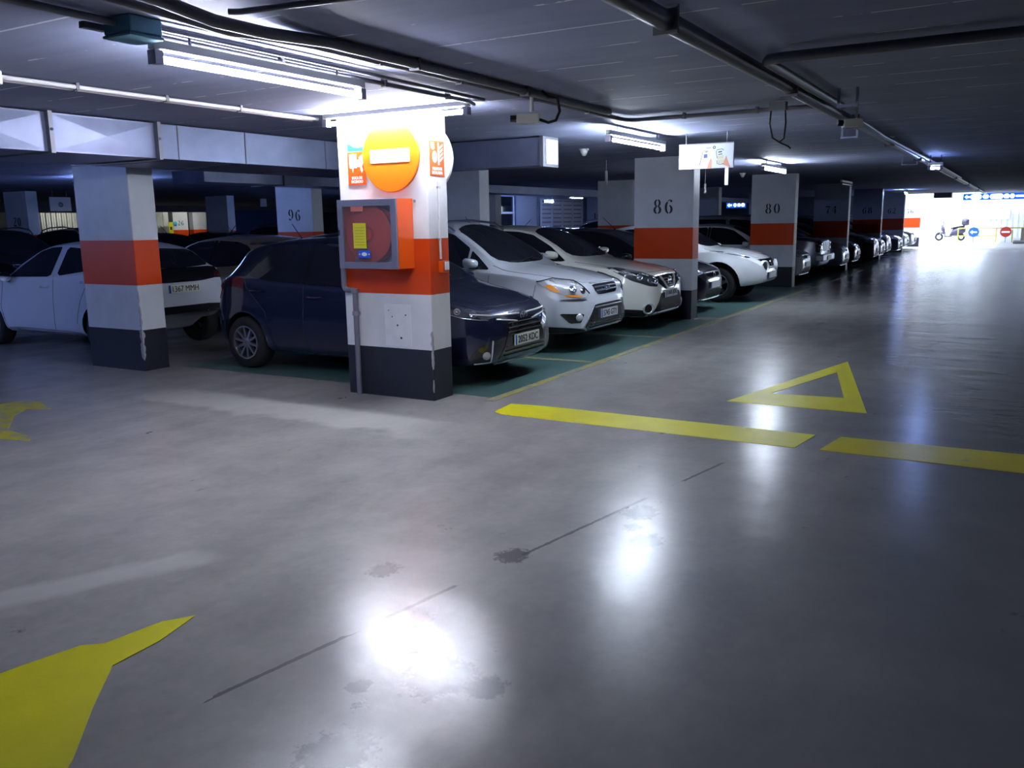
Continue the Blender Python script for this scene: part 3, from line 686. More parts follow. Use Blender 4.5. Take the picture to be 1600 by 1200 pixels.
# --- white hatchback of the second row, seen from its tail
def make_white_hatch(loc, rz):
    P = paint('paint_cool_white', (.70, .74, .84), 0, .3)
    S = dict(HATCH); S['W'] = .8725
    S['wm'] = [(u, w*1.03) for u, w in HATCH['wm']]; S['flare'] = .02
    S['top'] = [(0,.60),(.03,.68),(.08,.745),(.2,.82),(.5,.91),(.9,.99),(1.05,1.03),(1.4,1.24),(1.8,1.42),(2.1,1.48),(2.5,1.5),(2.9,1.48),(3.3,1.42),(3.5,1.36),(3.7,1.19),(3.84,1.08),(3.90,.96),(3.925,.72),(3.945,.55)]
    S['belt'] = [(0,.53),(.1,.66),(.3,.77),(.7,.88),(1.1,.95),(2.,.98),(3.0,1.04),(3.5,1.10),(3.75,1.08),(3.9,.75),(3.945,.5)]
    S['zb'] = [(0,.34),(.05,.24),(.2,.19),(.5,.2),(3.3,.22),(3.6,.36),(3.8,.46),(3.945,.5)]
    S['wm'][-1] = (3.945, .70); S['wm'][-2] = (3.88, .78)
    c = Car(S, 'hatchback_car', P, loc, rz)
    c.up('windshield', [(1.02,0),(1.06,.4),(1.18,.63),(1.5,.575),(1.8,.50),(1.88,.25),(1.9,0),(1.88,-.25),(1.8,-.50),(1.5,-.575),(1.18,-.63),(1.06,-.4)], M_glass, h=.08)
    c.side('side_window', [(1.2,.985),(1.5,1.18),(1.8,1.34),(2.05,1.395),(2.28,1.405),(2.28,1.01)], M_glass, rnd=1, k=.06)
    c.side('side_window', [(2.42,1.02),(2.42,1.40),(2.8,1.38),(3.1,1.30),(3.22,1.2),(3.1,1.10)], M_glass, rnd=1, k=.1)
    c.rear('rear_window', [(-.62,1.12),(-.50,1.33),(0,1.36),(.50,1.33),(.62,1.12),(0,1.09)], M_glass, k=.1, off=.012, h=.05)
    c.rear('tailgate_panel', [(-.70,1.10),(.70,1.10),(.70,.95),(.3,.915),(-.3,.915),(-.70,.95)], M_gloss, off=.008, k=.1, h=.045)
    for o in c.diag('taillight', [(3.62,.86,1.05),(3.78,.80,1.06),(3.90,.66,1.02),(3.92,.62,.94),(3.80,.80,.93),(3.66,.87,.96)], (-.7,-.7,0), M_redd, off=.014, h=.05, k=.12): pass
    c.plate(3.967, .835, '1367 MMH', rearp=True, wt=0.)
    c.rear('lower_bumper', [(-.70,.60),(.70,.60),(.66,.50),(-.66,.50)], M_black, off=.008, h=.05)
    c.gap_side([(1.15,.95),(1.12,.6),(1.2,.25)]); c.gap_side([(2.35,1.02),(2.35,.5),(2.3,.24)]); c.gap_side([(3.2,1.1),(3.1,.95),(2.95,.7),(2.85,.4)])
    c.handle(2.1,.875); c.handle(3.0,.95); c.mirror(1.3,.82,1.0)
    c.side('sill_trim', [(1.2,.30),(2.9,.29),(2.9,.22),(1.2,.22)], P, off=.014)
    c.diag('headlight', [(.05,.46,.70),(.12,.56,.745),(.30,.70,.80),(.62,.80,.86),(.56,.82,.80),(.36,.78,.735),(.16,.64,.67)], (.72,-.69,0), M_lensd, off=.006)
    c.wheels('five'); c.antenna(3.2,.12,.5)
    return c.finish()

# --- plain repeats for the far bays (front detail kept: lamps, grille, plate)
def make_plain_hatch(P, loc, rz, name='hatchback_car', lens=None):
    S = dict(HATCH); S['n'] = 56
    c = Car(S, name, P, loc, rz); hatch_glass(c)
    c.diag('headlight', [(.05,.46,.70),(.12,.56,.755),(.30,.70,.82),(.60,.80,.88),(.56,.82,.80),(.36,.78,.735),(.16,.64,.66)], (.72,-.69,0), lens or M_lens, off=.006)
    c.front('grille', [(-.36,.69),(.36,.69),(.30,.62),(-.30,.62)], M_gloss, off=.006)
    c.front('lower_grille', [(-.40,.40),(.40,.40),(.46,.26),(-.46,.26)], M_black, off=.006)
    c.bar('chrome_trim', [(0,-.38,.705),(0,0,.71),(0,.38,.705)], (1,0,0), .012, M_chrome)
    c.bar('lower_lip', [(.1,-.60,.24),(0,-.42,.225),(0,0,.22),(0,.42,.225),(.1,.60,.24)], (1,0,0), .014, M_chrome)
    l, nn = c.hit_out((0,0,.655), (1,0,0)); mb = MB(); mb.tube([(l.x-.012,.05*math.cos(t*PI/10),.655+.045*math.sin(t*PI/10)) for t in range(21)], .008, 6); mb.build('badge', M_chrome, c.root)
    c.plate(-.022, .48, None, matl=M_plateg)
    c.diag('taillight', [(3.62,.76,1.06),(3.76,.70,1.0),(3.88,.66,.88),(3.86,.68,.80),(3.72,.76,.84),(3.58,.78,.98)], (-.6,-.8,0), M_redl, off=.006)
    c.gap_up([(.16,.0),(.17,.3),(.22,.50),(.5,.64),(.9,.70),(1.1,.70)]); c.gap_side([(2.36,1.0),(2.36,.5),(2.3,.24)])
    c.mirror(1.32,.80,1.0); c.wheels('five'); c.antenna(1.95,.32,.8)
    return c.finish()

def make_plain_suv(P, loc, rz):
    S = dict(CROSS); S['n'] = 56
    S['top'] = [(u, z if z < .7 else z+.10*(z-.7)) for u, z in CROSS['top']]
    c = Car(S, 'suv_car', P, loc, rz); cross_glass(c)
    c.diag('headlight', [(.55,.84,.90),(.3,.76,.905),(.07,.50,.82),(.06,.46,.73),(.12,.58,.715),(.3,.76,.78)], (.72,-.69,0), M_lens, off=.006)
    c.front('grille', [(-.40,.80),(.40,.80),(.34,.68),(-.34,.68)], M_gloss, off=.006)
    c.bar('chrome_trim', [(0,-.40,.81),(0,.40,.81)], (1,0,0), .014, M_chrome)
    c.front('lower_grille', [(-.42,.50),(.42,.50),(.5,.28),(-.5,.28)], M_black, off=.006)
    c.plate(-.022, .50, None, matl=M_plateg)
    c.diag('taillight', [(3.95,.84,1.08),(4.2,.72,1.02),(4.29,.68,.92),(4.2,.78,.88),(3.95,.85,.98)], (-.6,-.8,0), M_redl, off=.006)
    for sg in (1, -1):
        mb = MB(); mb.tube([(2.0,sg*.6,1.52),(2.15,sg*.62,1.64),(2.6,sg*.62,1.70),(3.2,sg*.61,1.68),(3.55,sg*.6,1.62),(3.65,sg*.6,1.52)], .018, 6); mb.build('roof_rail', M_satin, c.root)
    c.mirror(1.55,.85,1.14, w=.10, h=.08); c.wheels('five')
    return c.finish()

# --- boxy silver off-roader with tall lamp blocks
def make_boxy(P, loc, rz):
    S = dict(L=4.2, W=.87, axles=(.75, 3.35), R=.36, n=56, flare=.03,
      top=[(0,.96),(.03,1.02),(.1,1.06),(.6,1.10),(1.15,1.13),(1.25,1.2),(1.5,1.5),(1.75,1.70),(2.2,1.75),(3.4,1.75),(4.0,1.72),(4.12,1.5),(4.17,1.1),(4.2,.9)],
      zb=[(0,.42),(.06,.32),(.3,.28),(3.8,.3),(4.2,.42)], wm=[(0,.68),(.04,.76),(.12,.82),(.3,.86),(.6,.87),(3.8,.87),(4.1,.83),(4.2,.7)],
      zm=[(0,.6),(4.2,.7)], belt=[(0,.84),(.1,.96),(.5,1.02),(1.2,1.06),(4.0,1.10),(4.2,.85)], ws=[(0,.97),(4.2,.96)],
      wr=[(0,.60),(.2,.70),(1.2,.72),(1.8,.66),(3.9,.65),(4.2,.6)], drop=[(0,.03),(1.2,.04),(1.8,.05),(4.2,.04)])
    c = Car(S, 'offroad_car', P, loc, rz)
    c.up('windshield', [(1.22,0),(1.3,.62),(1.66,.56),(1.70,0),(1.66,-.56),(1.3,-.62)], M_glass)
    c.side('side_window', [(1.42,1.14),(1.78,1.56),(2.5,1.62),(2.5,1.14)], M_glass, k=.06); c.side('side_window', [(2.6,1.14),(2.6,1.62),(3.6,1.62),(3.7,1.16)], M_glass, k=.06)
    for o in c.diag('headlight', [(.12,.80,1.0),(.02,.50,1.0),(.02,.50,.70),(.12,.80,.70)], (.92,-.38,0), M_lensd, off=.006, k=.1):
        sg = 1 if o.data.vertices[0].co.y > 0 else -1
        for z in (.92,.79):
            for y in (.58,.72):
                l, nn = c.hit_out((0,y*sg,z), (1,0,0)); mb = MB(); mb.lathe([(0,.018),(.035,.015),(.055,.008),(.062,.0)], l, nn, 16); mb.build('lamp_reflector', M_chrome, o)
    c.front('grille', [(-.42,.98),(.42,.98),(.42,.72),(-.42,.72)], M_gloss, off=.006)
    mb = MB()
    for k in range(7):
        y = -.36+.12*k; l, nn = c.hit_out((0,y,.85), (1,0,0)); mb.obox(l, (.012,0,0), (0,.025,0), (0,0,.12))
    mb.build('grille_bar', M_satin, c.root)
    mb = MB(); mb.box(-.10,.16,-.80,.80,.46,.64); bevel(mb.build('front_bumper', M_satin, c.root), .03, 3)
    c.plate(-.115, .545, None, matl=M_plateg); c.mirror(1.45,.82,1.18, w=.10, h=.10); c.wheels('five')
    return c.finish()
# ------------------------------------------------------------------ node helpers for the big surfaces
def nmat(name):
    m = bpy.data.materials.new(name); m.use_nodes = True; nt = m.node_tree
    return m, nt, nt.nodes['Principled BSDF'], nt.nodes, nt.links
def N(nt, typ, **kw):
    n = nt.nodes.new(typ)
    for k, v in kw.items():
        if k.startswith('i_'):
            n.inputs[int(k[2:])].default_value = v
        else: setattr(n, k, v)
    return n
def MATH(nt, op, a, b=None, c=None):
    n = nt.nodes.new('ShaderNodeMath'); n.operation = op
    for i, v in enumerate((a, b, c)):
        if v is None: continue
        if isinstance(v, (int, float)): n.inputs[i].default_value = v
        else: nt.links.new(v, n.inputs[i])
    return n.outputs[0]
def NOISE(nt, vec, scale, detail=5, rough=.6):
    n = nt.nodes.new('ShaderNodeTexNoise'); n.inputs['Scale'].default_value = scale; n.inputs['Detail'].default_value = detail; n.inputs['Roughness'].default_value = rough
    nt.links.new(vec, n.inputs['Vector']); return n.outputs['Fac']
def RAMP(nt, fac, stops):
    r = nt.nodes.new('ShaderNodeValToRGB'); els = r.color_ramp.elements
    while len(els) < len(stops): els.new(.5)
    for e, (p, c) in zip(els, stops):
        e.position = p; e.color = (*c, 1) if len(c) == 3 else c
    nt.links.new(fac, r.inputs['Fac']); return r.outputs['Color']
def MIX(nt, fac, a, b, typ='MIX'):
    n = nt.nodes.new('ShaderNodeMix'); n.data_type = 'RGBA'; n.blend_type = typ
    for i, v in ((0, fac), (6, a), (7, b)):
        if isinstance(v, (int, float)): n.inputs[i].default_value = v
        elif isinstance(v, tuple): n.inputs[i].default_value = (*v, 1)
        else: nt.links.new(v, n.inputs[i])
    return n.outputs[2]
def BUMP(nt, b, h, strength, dist=.01):
    n = nt.nodes.new('ShaderNodeBump'); n.inputs['Strength'].default_value = strength; n.inputs['Distance'].default_value = dist
    nt.links.new(h, n.inputs['Height']); nt.links.new(n.outputs['Normal'], b.inputs['Normal'])
def COORD(nt, sx=1, sy=1, sz=1):
    t = nt.nodes.new('ShaderNodeTexCoord'); mp = nt.nodes.new('ShaderNodeMapping'); mp.inputs['Scale'].default_value = (sx, sy, sz)
    nt.links.new(t.outputs['Object'], mp.inputs['Vector']); return mp.outputs['Vector']

def floor_material():
    m, nt, b, _, L = nmat('polished_concrete')
    P = COORD(nt); sep = nt.nodes.new('ShaderNodeSeparateXYZ'); L.new(P, sep.inputs[0]); X, Y = sep.outputs[0], sep.outputs[1]
    big = NOISE(nt, P, .55, 3, .5); mid = NOISE(nt, P, 2.6, 4, .5); fine = NOISE(nt, P, 14, 6, .7)
    stretched = NOISE(nt, COORD(nt, .35, 1.8, 1), 1.0, 4, .5)      # wear drawn out along the aisle
    col = RAMP(nt, big, [(.25, (.235,.22,.20)), (.5, (.275,.262,.245)), (.75, (.315,.305,.29))])
    col = MIX(nt, .55, col, RAMP(nt, stretched, [(.28, (.16,.157,.155)), (.52, (.28,.27,.255)), (.76, (.40,.385,.36))]))
    col = MIX(nt, .3, col, RAMP(nt, mid, [(.3, (.15,.147,.145)), (.7, (.38,.365,.345))]))
    col = MIX(nt, .18, col, RAMP(nt, fine, [(.3, (.17,.165,.16)), (.7, (.38,.37,.36))]))
    # oily spots
    spots = RAMP(nt, NOISE(nt, P, 5.5, 7, .62), [(.655, (0,0,0)), (.70, (1,1,1))]); area = RAMP(nt, NOISE(nt, P, .9, 2), [(.50, (0,0,0)), (.62, (1,1,1))])
    sm = MIX(nt, 1., spots, area, 'MULTIPLY')
    col = MIX(nt, MATH(nt, 'MULTIPLY', sm, .75), col, (.07,.068,.072))
    # one long sawn joint with a slight drift
    dev = MATH(nt, 'ABSOLUTE', MATH(nt, 'ADD', MATH(nt, 'SUBTRACT', Y, 2.72), MATH(nt, 'MULTIPLY', X, .19)))
    dev = MATH(nt, 'ADD', dev, MATH(nt, 'MULTIPLY', MATH(nt, 'SUBTRACT', fine, .5), .02))
    joint = MATH(nt, 'MULTIPLY', MATH(nt, 'LESS_THAN', dev, .011), MATH(nt, 'LESS_THAN', X, 6.6))
    joint = MATH(nt, 'MULTIPLY', joint, MATH(nt, 'GREATER_THAN', NOISE(nt, P, 1.6, 2), .44))
    col = MIX(nt, MATH(nt, 'MULTIPLY', joint, .75), col, (.05,.05,.055))
    # dark tyre and oil stains lying on the aisle
    st = None
    for (sx, sy, r) in ((1.84,1.75,.16),(2.39,1.72,.17),(2.41,1.54,.10),(2.74,2.08,.09),(4.45,1.76,.14),(4.04,1.56,.12),(3.09,2.54,.10),(3.54,2.08,.11),(2.6,1.9,.05),(2.2,1.95,.06),(4.2,1.7,.07)):
        d = MATH(nt, 'SQRT', MATH(nt, 'ADD', MATH(nt, 'POWER', MATH(nt, 'SUBTRACT', X, sx), 2), MATH(nt, 'POWER', MATH(nt, 'MULTIPLY', MATH(nt, 'SUBTRACT', Y, sy), 1.2), 2)))
        q = MATH(nt, 'SUBTRACT', 1., MATH(nt, 'DIVIDE', d, r)); st = q if st is None else MATH(nt, 'MAXIMUM', st, q)
    rag = NOISE(nt, P, 26, 6, .75)
    st = MATH(nt, 'MULTIPLY', MATH(nt, 'ADD', MATH(nt, 'MULTIPLY', st, .45), MATH(nt, 'SUBTRACT', rag, .52)), 9.)
    st = nt.nodes.new('ShaderNodeClamp') if False else MATH(nt, 'MINIMUM', MATH(nt, 'MAXIMUM', st, 0.), 1.)
    col = MIX(nt, MATH(nt, 'MULTIPLY', st, .75), col, (.045,.043,.047))
    # lamp falloff painted into the floor colour: main aisle darker and bluer
    falloff = MATH(nt, 'ADD', Y, MATH(nt, 'MULTIPLY', MATH(nt, 'SUBTRACT', big, .5), 2.2))
    falloff = RAMP(nt, MATH(nt, 'MULTIPLY', MATH(nt, 'ADD', falloff, 3.), .2), [(.62, (1,1,1)), (1., (0,0,0))])
    col = MIX(nt, MATH(nt, 'MULTIPLY', falloff, .74), col, (.075,.085,.108))
    # paler repair strips
    def band(v, lo, hi, s):
        a_ = MATH(nt, 'MINIMUM', MATH(nt, 'MAXIMUM', MATH(nt, 'MULTIPLY', MATH(nt, 'SUBTRACT', v, lo), s), 0.), 1.)
        b_ = MATH(nt, 'MINIMUM', MATH(nt, 'MAXIMUM', MATH(nt, 'MULTIPLY', MATH(nt, 'SUBTRACT', hi, v), s), 0.), 1.)
        return MATH(nt, 'MULTIPLY', a_, b_)
    Xn = MATH(nt, 'ADD', X, MATH(nt, 'MULTIPLY', MATH(nt, 'SUBTRACT', mid, .5), .5)); Yn = MATH(nt, 'ADD', Y, MATH(nt, 'MULTIPLY', MATH(nt, 'SUBTRACT', stretched, .5), .5))
    pale = MATH(nt, 'MULTIPLY', band(Xn, 5.25, 5.95, 7.), band(Y, 3.8, 7.6, 2.))
    diag_ = MATH(nt, 'ADD', Yn, MATH(nt, 'MULTIPLY', X, .5)); pale = MATH(nt, 'MAXIMUM', pale, MATH(nt, 'MULTIPLY', band(diag_, 4.72, 5.02, 12.), band(X, 1.2, 2.9, 6.)))
    col = MIX(nt, MATH(nt, 'MULTIPLY', pale, .5), col, (.46,.45,.43))
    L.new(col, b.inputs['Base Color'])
    rg = MATH(nt, 'ADD', MATH(nt, 'MULTIPLY', stretched, .04), .218); L.new(rg, b.inputs['Roughness'])
    b.inputs['Specular IOR Level'].default_value = .5
    h = MATH(nt, 'ADD', MATH(nt, 'MULTIPLY', NOISE(nt, COORD(nt, 1.6, .8, 1), 1.5, 3, .5), 1.2), MATH(nt, 'MULTIPLY', fine, .10))
    h = MATH(nt, 'ADD', h, MATH(nt, 'MULTIPLY', NOISE(nt, COORD(nt, .5, 1.6, 1), 5., 4, .6), .22))
    h = MATH(nt, 'SUBTRACT', h, MATH(nt, 'MULTIPLY', sm, .1)); BUMP(nt, b, h, .26, .02)
    return m

def ceiling_material():
    m, nt, b, _, L = nmat('board_marked_concrete')
    P = COORD(nt); sep = nt.nodes.new('ShaderNodeSeparateXYZ'); L.new(P, sep.inputs[0]); X, Y = sep.outputs[0], sep.outputs[1]
    col = RAMP(nt, NOISE(nt, P, .7, 6, .65), [(.3, (.19,.215,.33)), (.7, (.265,.29,.41))])
    col = MIX(nt, .5, col, RAMP(nt, NOISE(nt, COORD(nt, 3.2, .35, 1), 1.0, 5, .6), [(.3, (.17,.195,.31)), (.7, (.285,.31,.43))]))
    fx = MATH(nt, 'FRACT', MATH(nt, 'MULTIPLY', MATH(nt, 'ADD', X, 100.1), 1/.54))
    d = MATH(nt, 'ABSOLUTE', MATH(nt, 'SUBTRACT', fx, .5))
    line = MATH(nt, 'LESS_THAN', d, .018); thick = MATH(nt, 'LESS_THAN', d, .03)
    broken = MATH(nt, 'GREATER_THAN', NOISE(nt, COORD(nt, 1.85, .9, 1), 1.3, 4, .7), .525)
    L.new(MIX(nt, MATH(nt, 'MULTIPLY', MATH(nt, 'MULTIPLY', line, broken), .8), col, (.72,.72,.75)), b.inputs['Base Color'])
    b.inputs['Roughness'].default_value = .75; b.inputs['Specular IOR Level'].default_value = .25
    h = MATH(nt, 'ADD', MATH(nt, 'MULTIPLY', NOISE(nt, P, 9, 5), .3), MATH(nt, 'MULTIPLY', thick, .5)); BUMP(nt, b, h, .4, .012)
    return m

def worn_paint(name, color, under, amount=.62, rough=.4, scale=7.):
    m, nt, b, _, L = nmat(name); P = COORD(nt)
    a = NOISE(nt, P, scale, 7, .7); v = NOISE(nt, P, 1.7, 4)
    c = MIX(nt, .5, color, RAMP(nt, v, [(.3, tuple(x*.72 for x in color)), (.7, tuple(min(1, x*1.15) for x in color))]))
    k = RAMP(nt, a, [(amount, (0,0,0)), (amount+.06, (1,1,1))])
    L.new(MIX(nt, k, c, under), b.inputs['Base Color']); b.inputs['Roughness'].default_value = rough; b.inputs['Specular IOR Level'].default_value = .3
    BUMP(nt, b, NOISE(nt, P, 30, 4), .12, .01)
    return m

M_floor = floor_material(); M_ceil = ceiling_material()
M_yel = worn_paint('yellow_road_paint', (.62,.57,.002), (.40,.37,.10), .70, .38)
M_yelw = worn_paint('worn_yellow_paint', (.48,.42,.012), (.26,.25,.17), .60, .3)
M_yelf = worn_paint('faded_yellow_paint', (.40,.36,.03), (.26,.25,.20), .50, .35)
M_yeld = worn_paint('faint_yellow_paint', (.40,.36,.09), (.24,.24,.22), .47, .3, 9.)
M_green = worn_paint('green_bay_paint', (.075,.145,.135), (.15,.17,.16), .60, .28, 3.)
def wall_paint(name, color, chip=(.3,.3,.31)):
    return worn_paint(name, color, chip, .70, .45, 5.)
M_pw = wall_paint('pillar_dim_white', (.60,.63,.70), (.42,.42,.45)); M_pw1 = wall_paint('pillar_lit_white', (.76,.765,.79), (.55,.54,.55)); M_po = wall_paint('pillar_orange', (.60,.052,.003), (.42,.07,.02)); M_pb = wall_paint('pillar_black', (.020,.022,.034), (.07,.07,.08))  # lamplight put into the whites: near pillar lighter, the rest dimmer and bluer
M_galv = mat('galvanised_steel', (.20,.23,.36), .40, .5, var=.18, vscale=3., bump=.06, bscale=14.)
M_galvd = mat('duct_flange', (.20,.21,.25), .5, .6)
M_conduit = mat('pvc_grey', (.12,.125,.15), .5); M_condw = mat('pvc_white', (.62,.60,.62), .45); M_pipe = mat('painted_steel_pipe', (.06,.065,.085), .4)
M_white = mat('white_enamel', (.8,.8,.8), .35); M_wall = wall_paint('wall_grey', (.16,.17,.21), (.12,.12,.14)); M_wallw = wall_paint('wall_white', (.62,.64,.62))
M_red = mat('fire_red', (.66,.085,.008), .3, 0, .5, .4); M_dred = mat('reel_red', (.50,.045,.015), .45)
M_sign = mat('sign_red', (.78,.105,.008), .35); M_signf = mat('sign_red_faded', (.80,.19,.006), .35); M_signw = mat('sign_white', (.85,.85,.85), .4); M_blue = mat('sign_blue', (.01,.09,.55), .35)
M_cyan = mat('sticker_cyan', (.02,.50,.52), .4); M_yl = mat('label_yellow', (.72,.66,.01), .4); M_grey = mat('frame_grey', (.27,.27,.34), .4, .3)
M_ext = mat('yard_concrete', (.42,.42,.42), .6, var=.15, vscale=2.); M_fence = mat('corrugated_white', (.72,.75,.82), .45, var=.05)
TUBE = (.83, .87, 1.0); TUBE2 = (.76, .86, 1.0); TUBE3 = (.30, .45, 1.0)
M_tube = mat('lit_tube', (.9,.9,.95), .3, emit=TUBE, strength=250.)
M_tubep = mat('lit_tube_bright', (.9,.9,.95), .3, emit=TUBE, strength=330.)
M_tubem = mat('lit_tube_cool', (.9,.9,.95), .3, emit=TUBE2, strength=270.)
M_tubef = mat('lit_tube_far', (.9,.9,.95), .3, emit=TUBE3, strength=240.)
M_tuber = mat('lit_tube_warm', (.9,.9,.95), .3, emit=(1,1,.84), strength=70.)
M_tubeoff = mat('unlit_tube', (.8,.8,.85), .3)

H = 2.66       # ceiling
# ------------------------------------------------------------------ setting
def slab(name, x0, x1, y0, y1, z0, z1, m):
    mb = MB(); mb.box(x0, x1, y0, y1, z0, z1); return tag(mb.build(name, m), kind='structure')
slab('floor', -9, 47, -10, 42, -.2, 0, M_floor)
slab('ceiling', -9, 47, -10, 42, H, H+.25, M_ceil)
slab('ceiling_shade_canopy', 47, 69.3, -10, 1.75, H+.1, H+.35, M_ceil)  # canopy added to shade the right part of the fence
slab('ground_yard', 47, 90, -14, 22, -.2, -.004, M_ext)
slab('wall_back', -9.2, -9, -10, 42, 0, H, M_wall)
slab('wall_right', -9, 47, -10.2, -10, 0, H, M_wall)
slab('wall_left', -9, 47, 42, 42.2, 0, H, M_wall)
slab('wall_end', 47, 47.3, 5.9, 42, 0, H+.25, M_wall)
slab('wall_service', 27.6, 38, 17.2, 17.4, 0, H, mat('service_wall', (.30,.31,.38), .6, var=.1))
# corrugated fence closing the yard
mb = MB(); pts = []
yy = 16.; k = 0
while yy > -9:
    x = 70+(.0 if k % 4 in (0, 1) else .07); pts.append((x, yy)); yy -= .13 if k % 2 == 0 else .04; k += 1
vs = [(x, y, z) for (x, y) in pts for z in (-.05, 3.9)]; mb.add(vs, [(2*i, 2*i+1, 2*i+3, 2*i+2) for i in range(len(pts)-1)])
vs = [(x+.02, y, z) for (x, y) in pts for z in (-.05, 3.9)]; mb.add(vs, [(2*i, 2*i+2, 2*i+3, 2*i+1) for i in range(len(pts)-1)])
tag(mb.build('corrugated_fence', M_fence), 'white corrugated metal fence standing across the bright exit yard', 'fence')
mb = MB(); mb.box(69.93, 69.99, .72, 2.05, 1.28, 2.2)
tag(mb.build('fence_sign', M_signw), 'plain white rectangular panel fixed on the corrugated fence', 'panel')

# painted floor
def decal(name, polys, m, label, cat, z=.003, group=None, z0=-.002):
    mb = MB()
    for p in polys: mb.prism(p, (0,0,z0), (1,0,0), (0,1,0), (0,0,z-z0))
    return tag(mb.build(name, m), label, cat, group)
decal('stop_line', [[(6.30,3.78),(6.36,3.90),(6.72,3.94),(6.76,3.6),(6.74,1.24),(6.28,1.30)]], M_yel, 'bright yellow stop line painted across the aisle mouth from the near pillar', 'floor marking')
decal('stop_line', [[(6.30,1.13),(6.76,1.06),(6.80,-.2),(6.80,-2.2),(6.30,-2.2),(6.29,-.2)]], M_yelw, 'duller worn yellow stop line continuing past a cracked break', 'floor marking')
decal('give_way_triangle', [[(7.68,2.21),(10.45,1.61),(7.70,1.01),(8.28,1.29),(9.66,1.59),(8.21,1.94)],[(7.68,2.21),(8.21,1.94),(8.28,1.29),(7.70,1.01)]], M_yel, 'hollow yellow triangle painted on the floor beyond the stop line', 'floor marking')
decal('direction_arrow', [[(2.31,2.95),(2.20,3.03),(1.96,3.07),(1.90,3.14),(1.70,3.19),(1.42,3.24),(.9,3.28),(.9,2.1),(1.15,2.25),(1.42,2.46),(1.64,2.68),(1.86,2.88),(2.08,2.89)]], M_yel, 'large bright yellow floor arrow cut by the picture corner below', 'floor marking')
decal('direction_arrow', [[(4.55,8.37),(4.72,8.35),(4.80,8.14),(4.64,7.69),(4.52,7.9),(4.31,7.72),(3.96,7.22),(3.92,6.82),(3.81,6.66),(3.74,7.0),(4.0,7.9)]], M_yelf, 'faded yellow curved arrow on the floor left of the left pillar', 'floor marking')
bays = [(6.9, 13.88), (14.3, 21.28), (21.7, 28.7)]
for i, (a, b_) in enumerate(bays):
    lb = ('green painted bay floor under the dark hatchback, silver SUV and white crossover', 'green painted bay floor between pillars 86 and 80', 'green painted bay floor beyond pillar 80')[i]
    decal('bay_paint', [[(a,4.24),(b_,4.24),(b_,8.6),(a,8.6)]], M_green, lb, 'floor marking', .0015)
    lb = ('faint yellow bay edge line beside the first green bays', 'faint yellow bay edge line between pillars 86 and 80', 'faint yellow bay edge line beyond pillar 80')[i]
    decal('bay_edge_line', [[(a-.15,4.14),(b_+.2,4.14),(b_+.2,4.24),(a-.15,4.24)]], M_yeld, lb, 'floor marking', .003)
for k, x in enumerate((9.2, 11.6)):
    decal('bay_divider', [[(x-.05,4.28),(x+.05,4.28),(x+.05,7.8),(x-.05,7.8)]], M_yeld, ('faded bay divider line between dark hatchback and silver SUV', 'faded bay divider line between silver SUV and white crossover')[k], 'floor marking', .0032, None, .0016)

# ------------------------------------------------------------------ pillars
def make_pillar(x, y, label, num=None, w=1.034, d=.315, top=H, face='x', name='pillar', group=None, white=None):
    zs = [0, .48, .998, 1.511, top]; mb = MB()
    for i in range(4):
        z0, z1 = zs[i], zs[i+1]
        vs = [(0,0,z0),(d,0,z0),(d,w,z0),(0,w,z0),(0,0,z1),(d,0,z1),(d,w,z1),(0,w,z1)]
        fs = [(0,1,5,4),(1,2,6,5),(2,3,7,6),(3,0,4,7)]
        if i == 0: fs.append((0,3,2,1))
        if i == 3: fs.append((4,5,6,7))
        mb.add(vs, fs, (1, 0, 2, 0)[i])
    o = mb.build(name, [white or M_pw, M_pb, M_po]); o.location = (x, y, 0); tag(o, label, 'pillar', group or 'orange banded concrete pillars', 'thing')
    bm = bmesh.new(); bm.from_mesh(o.data); bmesh.ops.remove_doubles(bm, verts=bm.verts, dist=1e-5)
    es = [e for e in bm.edges if abs(e.verts[0].co.z-e.verts[1].co.z) > .1]
    bmesh.ops.bevel(bm, geom=es, offset=.012, segments=2, affect='EDGES', profile=.5)
    for f in bm.faces:
        z = f.calc_center_median().z; f.material_index = 1 if z < .48 else 2 if .998 < z < 1.511 else 0
    bm.to_mesh(o.data); bm.free()
    if num:
        number(num, .235, (-.002, w*.5, 1.86), (0,-1,0), (0,0,1), (-.004,0,0), M_ink, o)
    return o
AX, AY, DX = 6.515, 4.654, 7.411
def chips(parent, x, y, spots, seed):
    rnd = random.Random(seed); mb = MB()
    for (za, zb, w) in spots:
        mb = MB()
        n = max(3, int((zb-za)/.03)); zs = [za+(zb-za)*i/n for i in range(n+1)]
        wa = [0.004]+[w*(.35+.65*rnd.random()) for _ in zs[1:-1]]+[.004]; wb = [.004]+[w*(.3+.7*rnd.random()) for _ in zs[1:-1]]+[.004]
        e = .0025
        for i in range(n):
            mb.add([(x-e,y+wa[i],zs[i]),(x-e,y-e,zs[i]),(x-e,y-e,zs[i+1]),(x-e,y+wa[i+1],zs[i+1]),(x+wb[i],y-e,zs[i]),(x+wb[i+1],y-e,zs[i+1]),(x+.004,y+.004,zs[i]),(x+.004,y+.004,zs[i+1])],
                   [(0,1,2,3),(1,4,5,2),(0,3,7,6),(4,6,7,5)])
        o = mb.build('chipped_edge', mat('bare_plaster', (.34,.34,.35), .8, bump=.3, bscale=60.), parent); o.data.transform(Matrix.Translation(-parent.location))
pil = make_pillar(AX, AY, 'near white pillar with orange and black bands carrying the hose cabinet', white=M_pw1)
chips(pil, AX, AY, [(.30,.66,.022),(.08,.20,.012)], 3)
mb = MB(); mb.box(-.002,0,.24,.55,.50,.90); mb.build('repaint_patch', mat('repaint_white', (.80,.81,.84), .5, var=.06, vscale=9.), pil)
mb = MB()
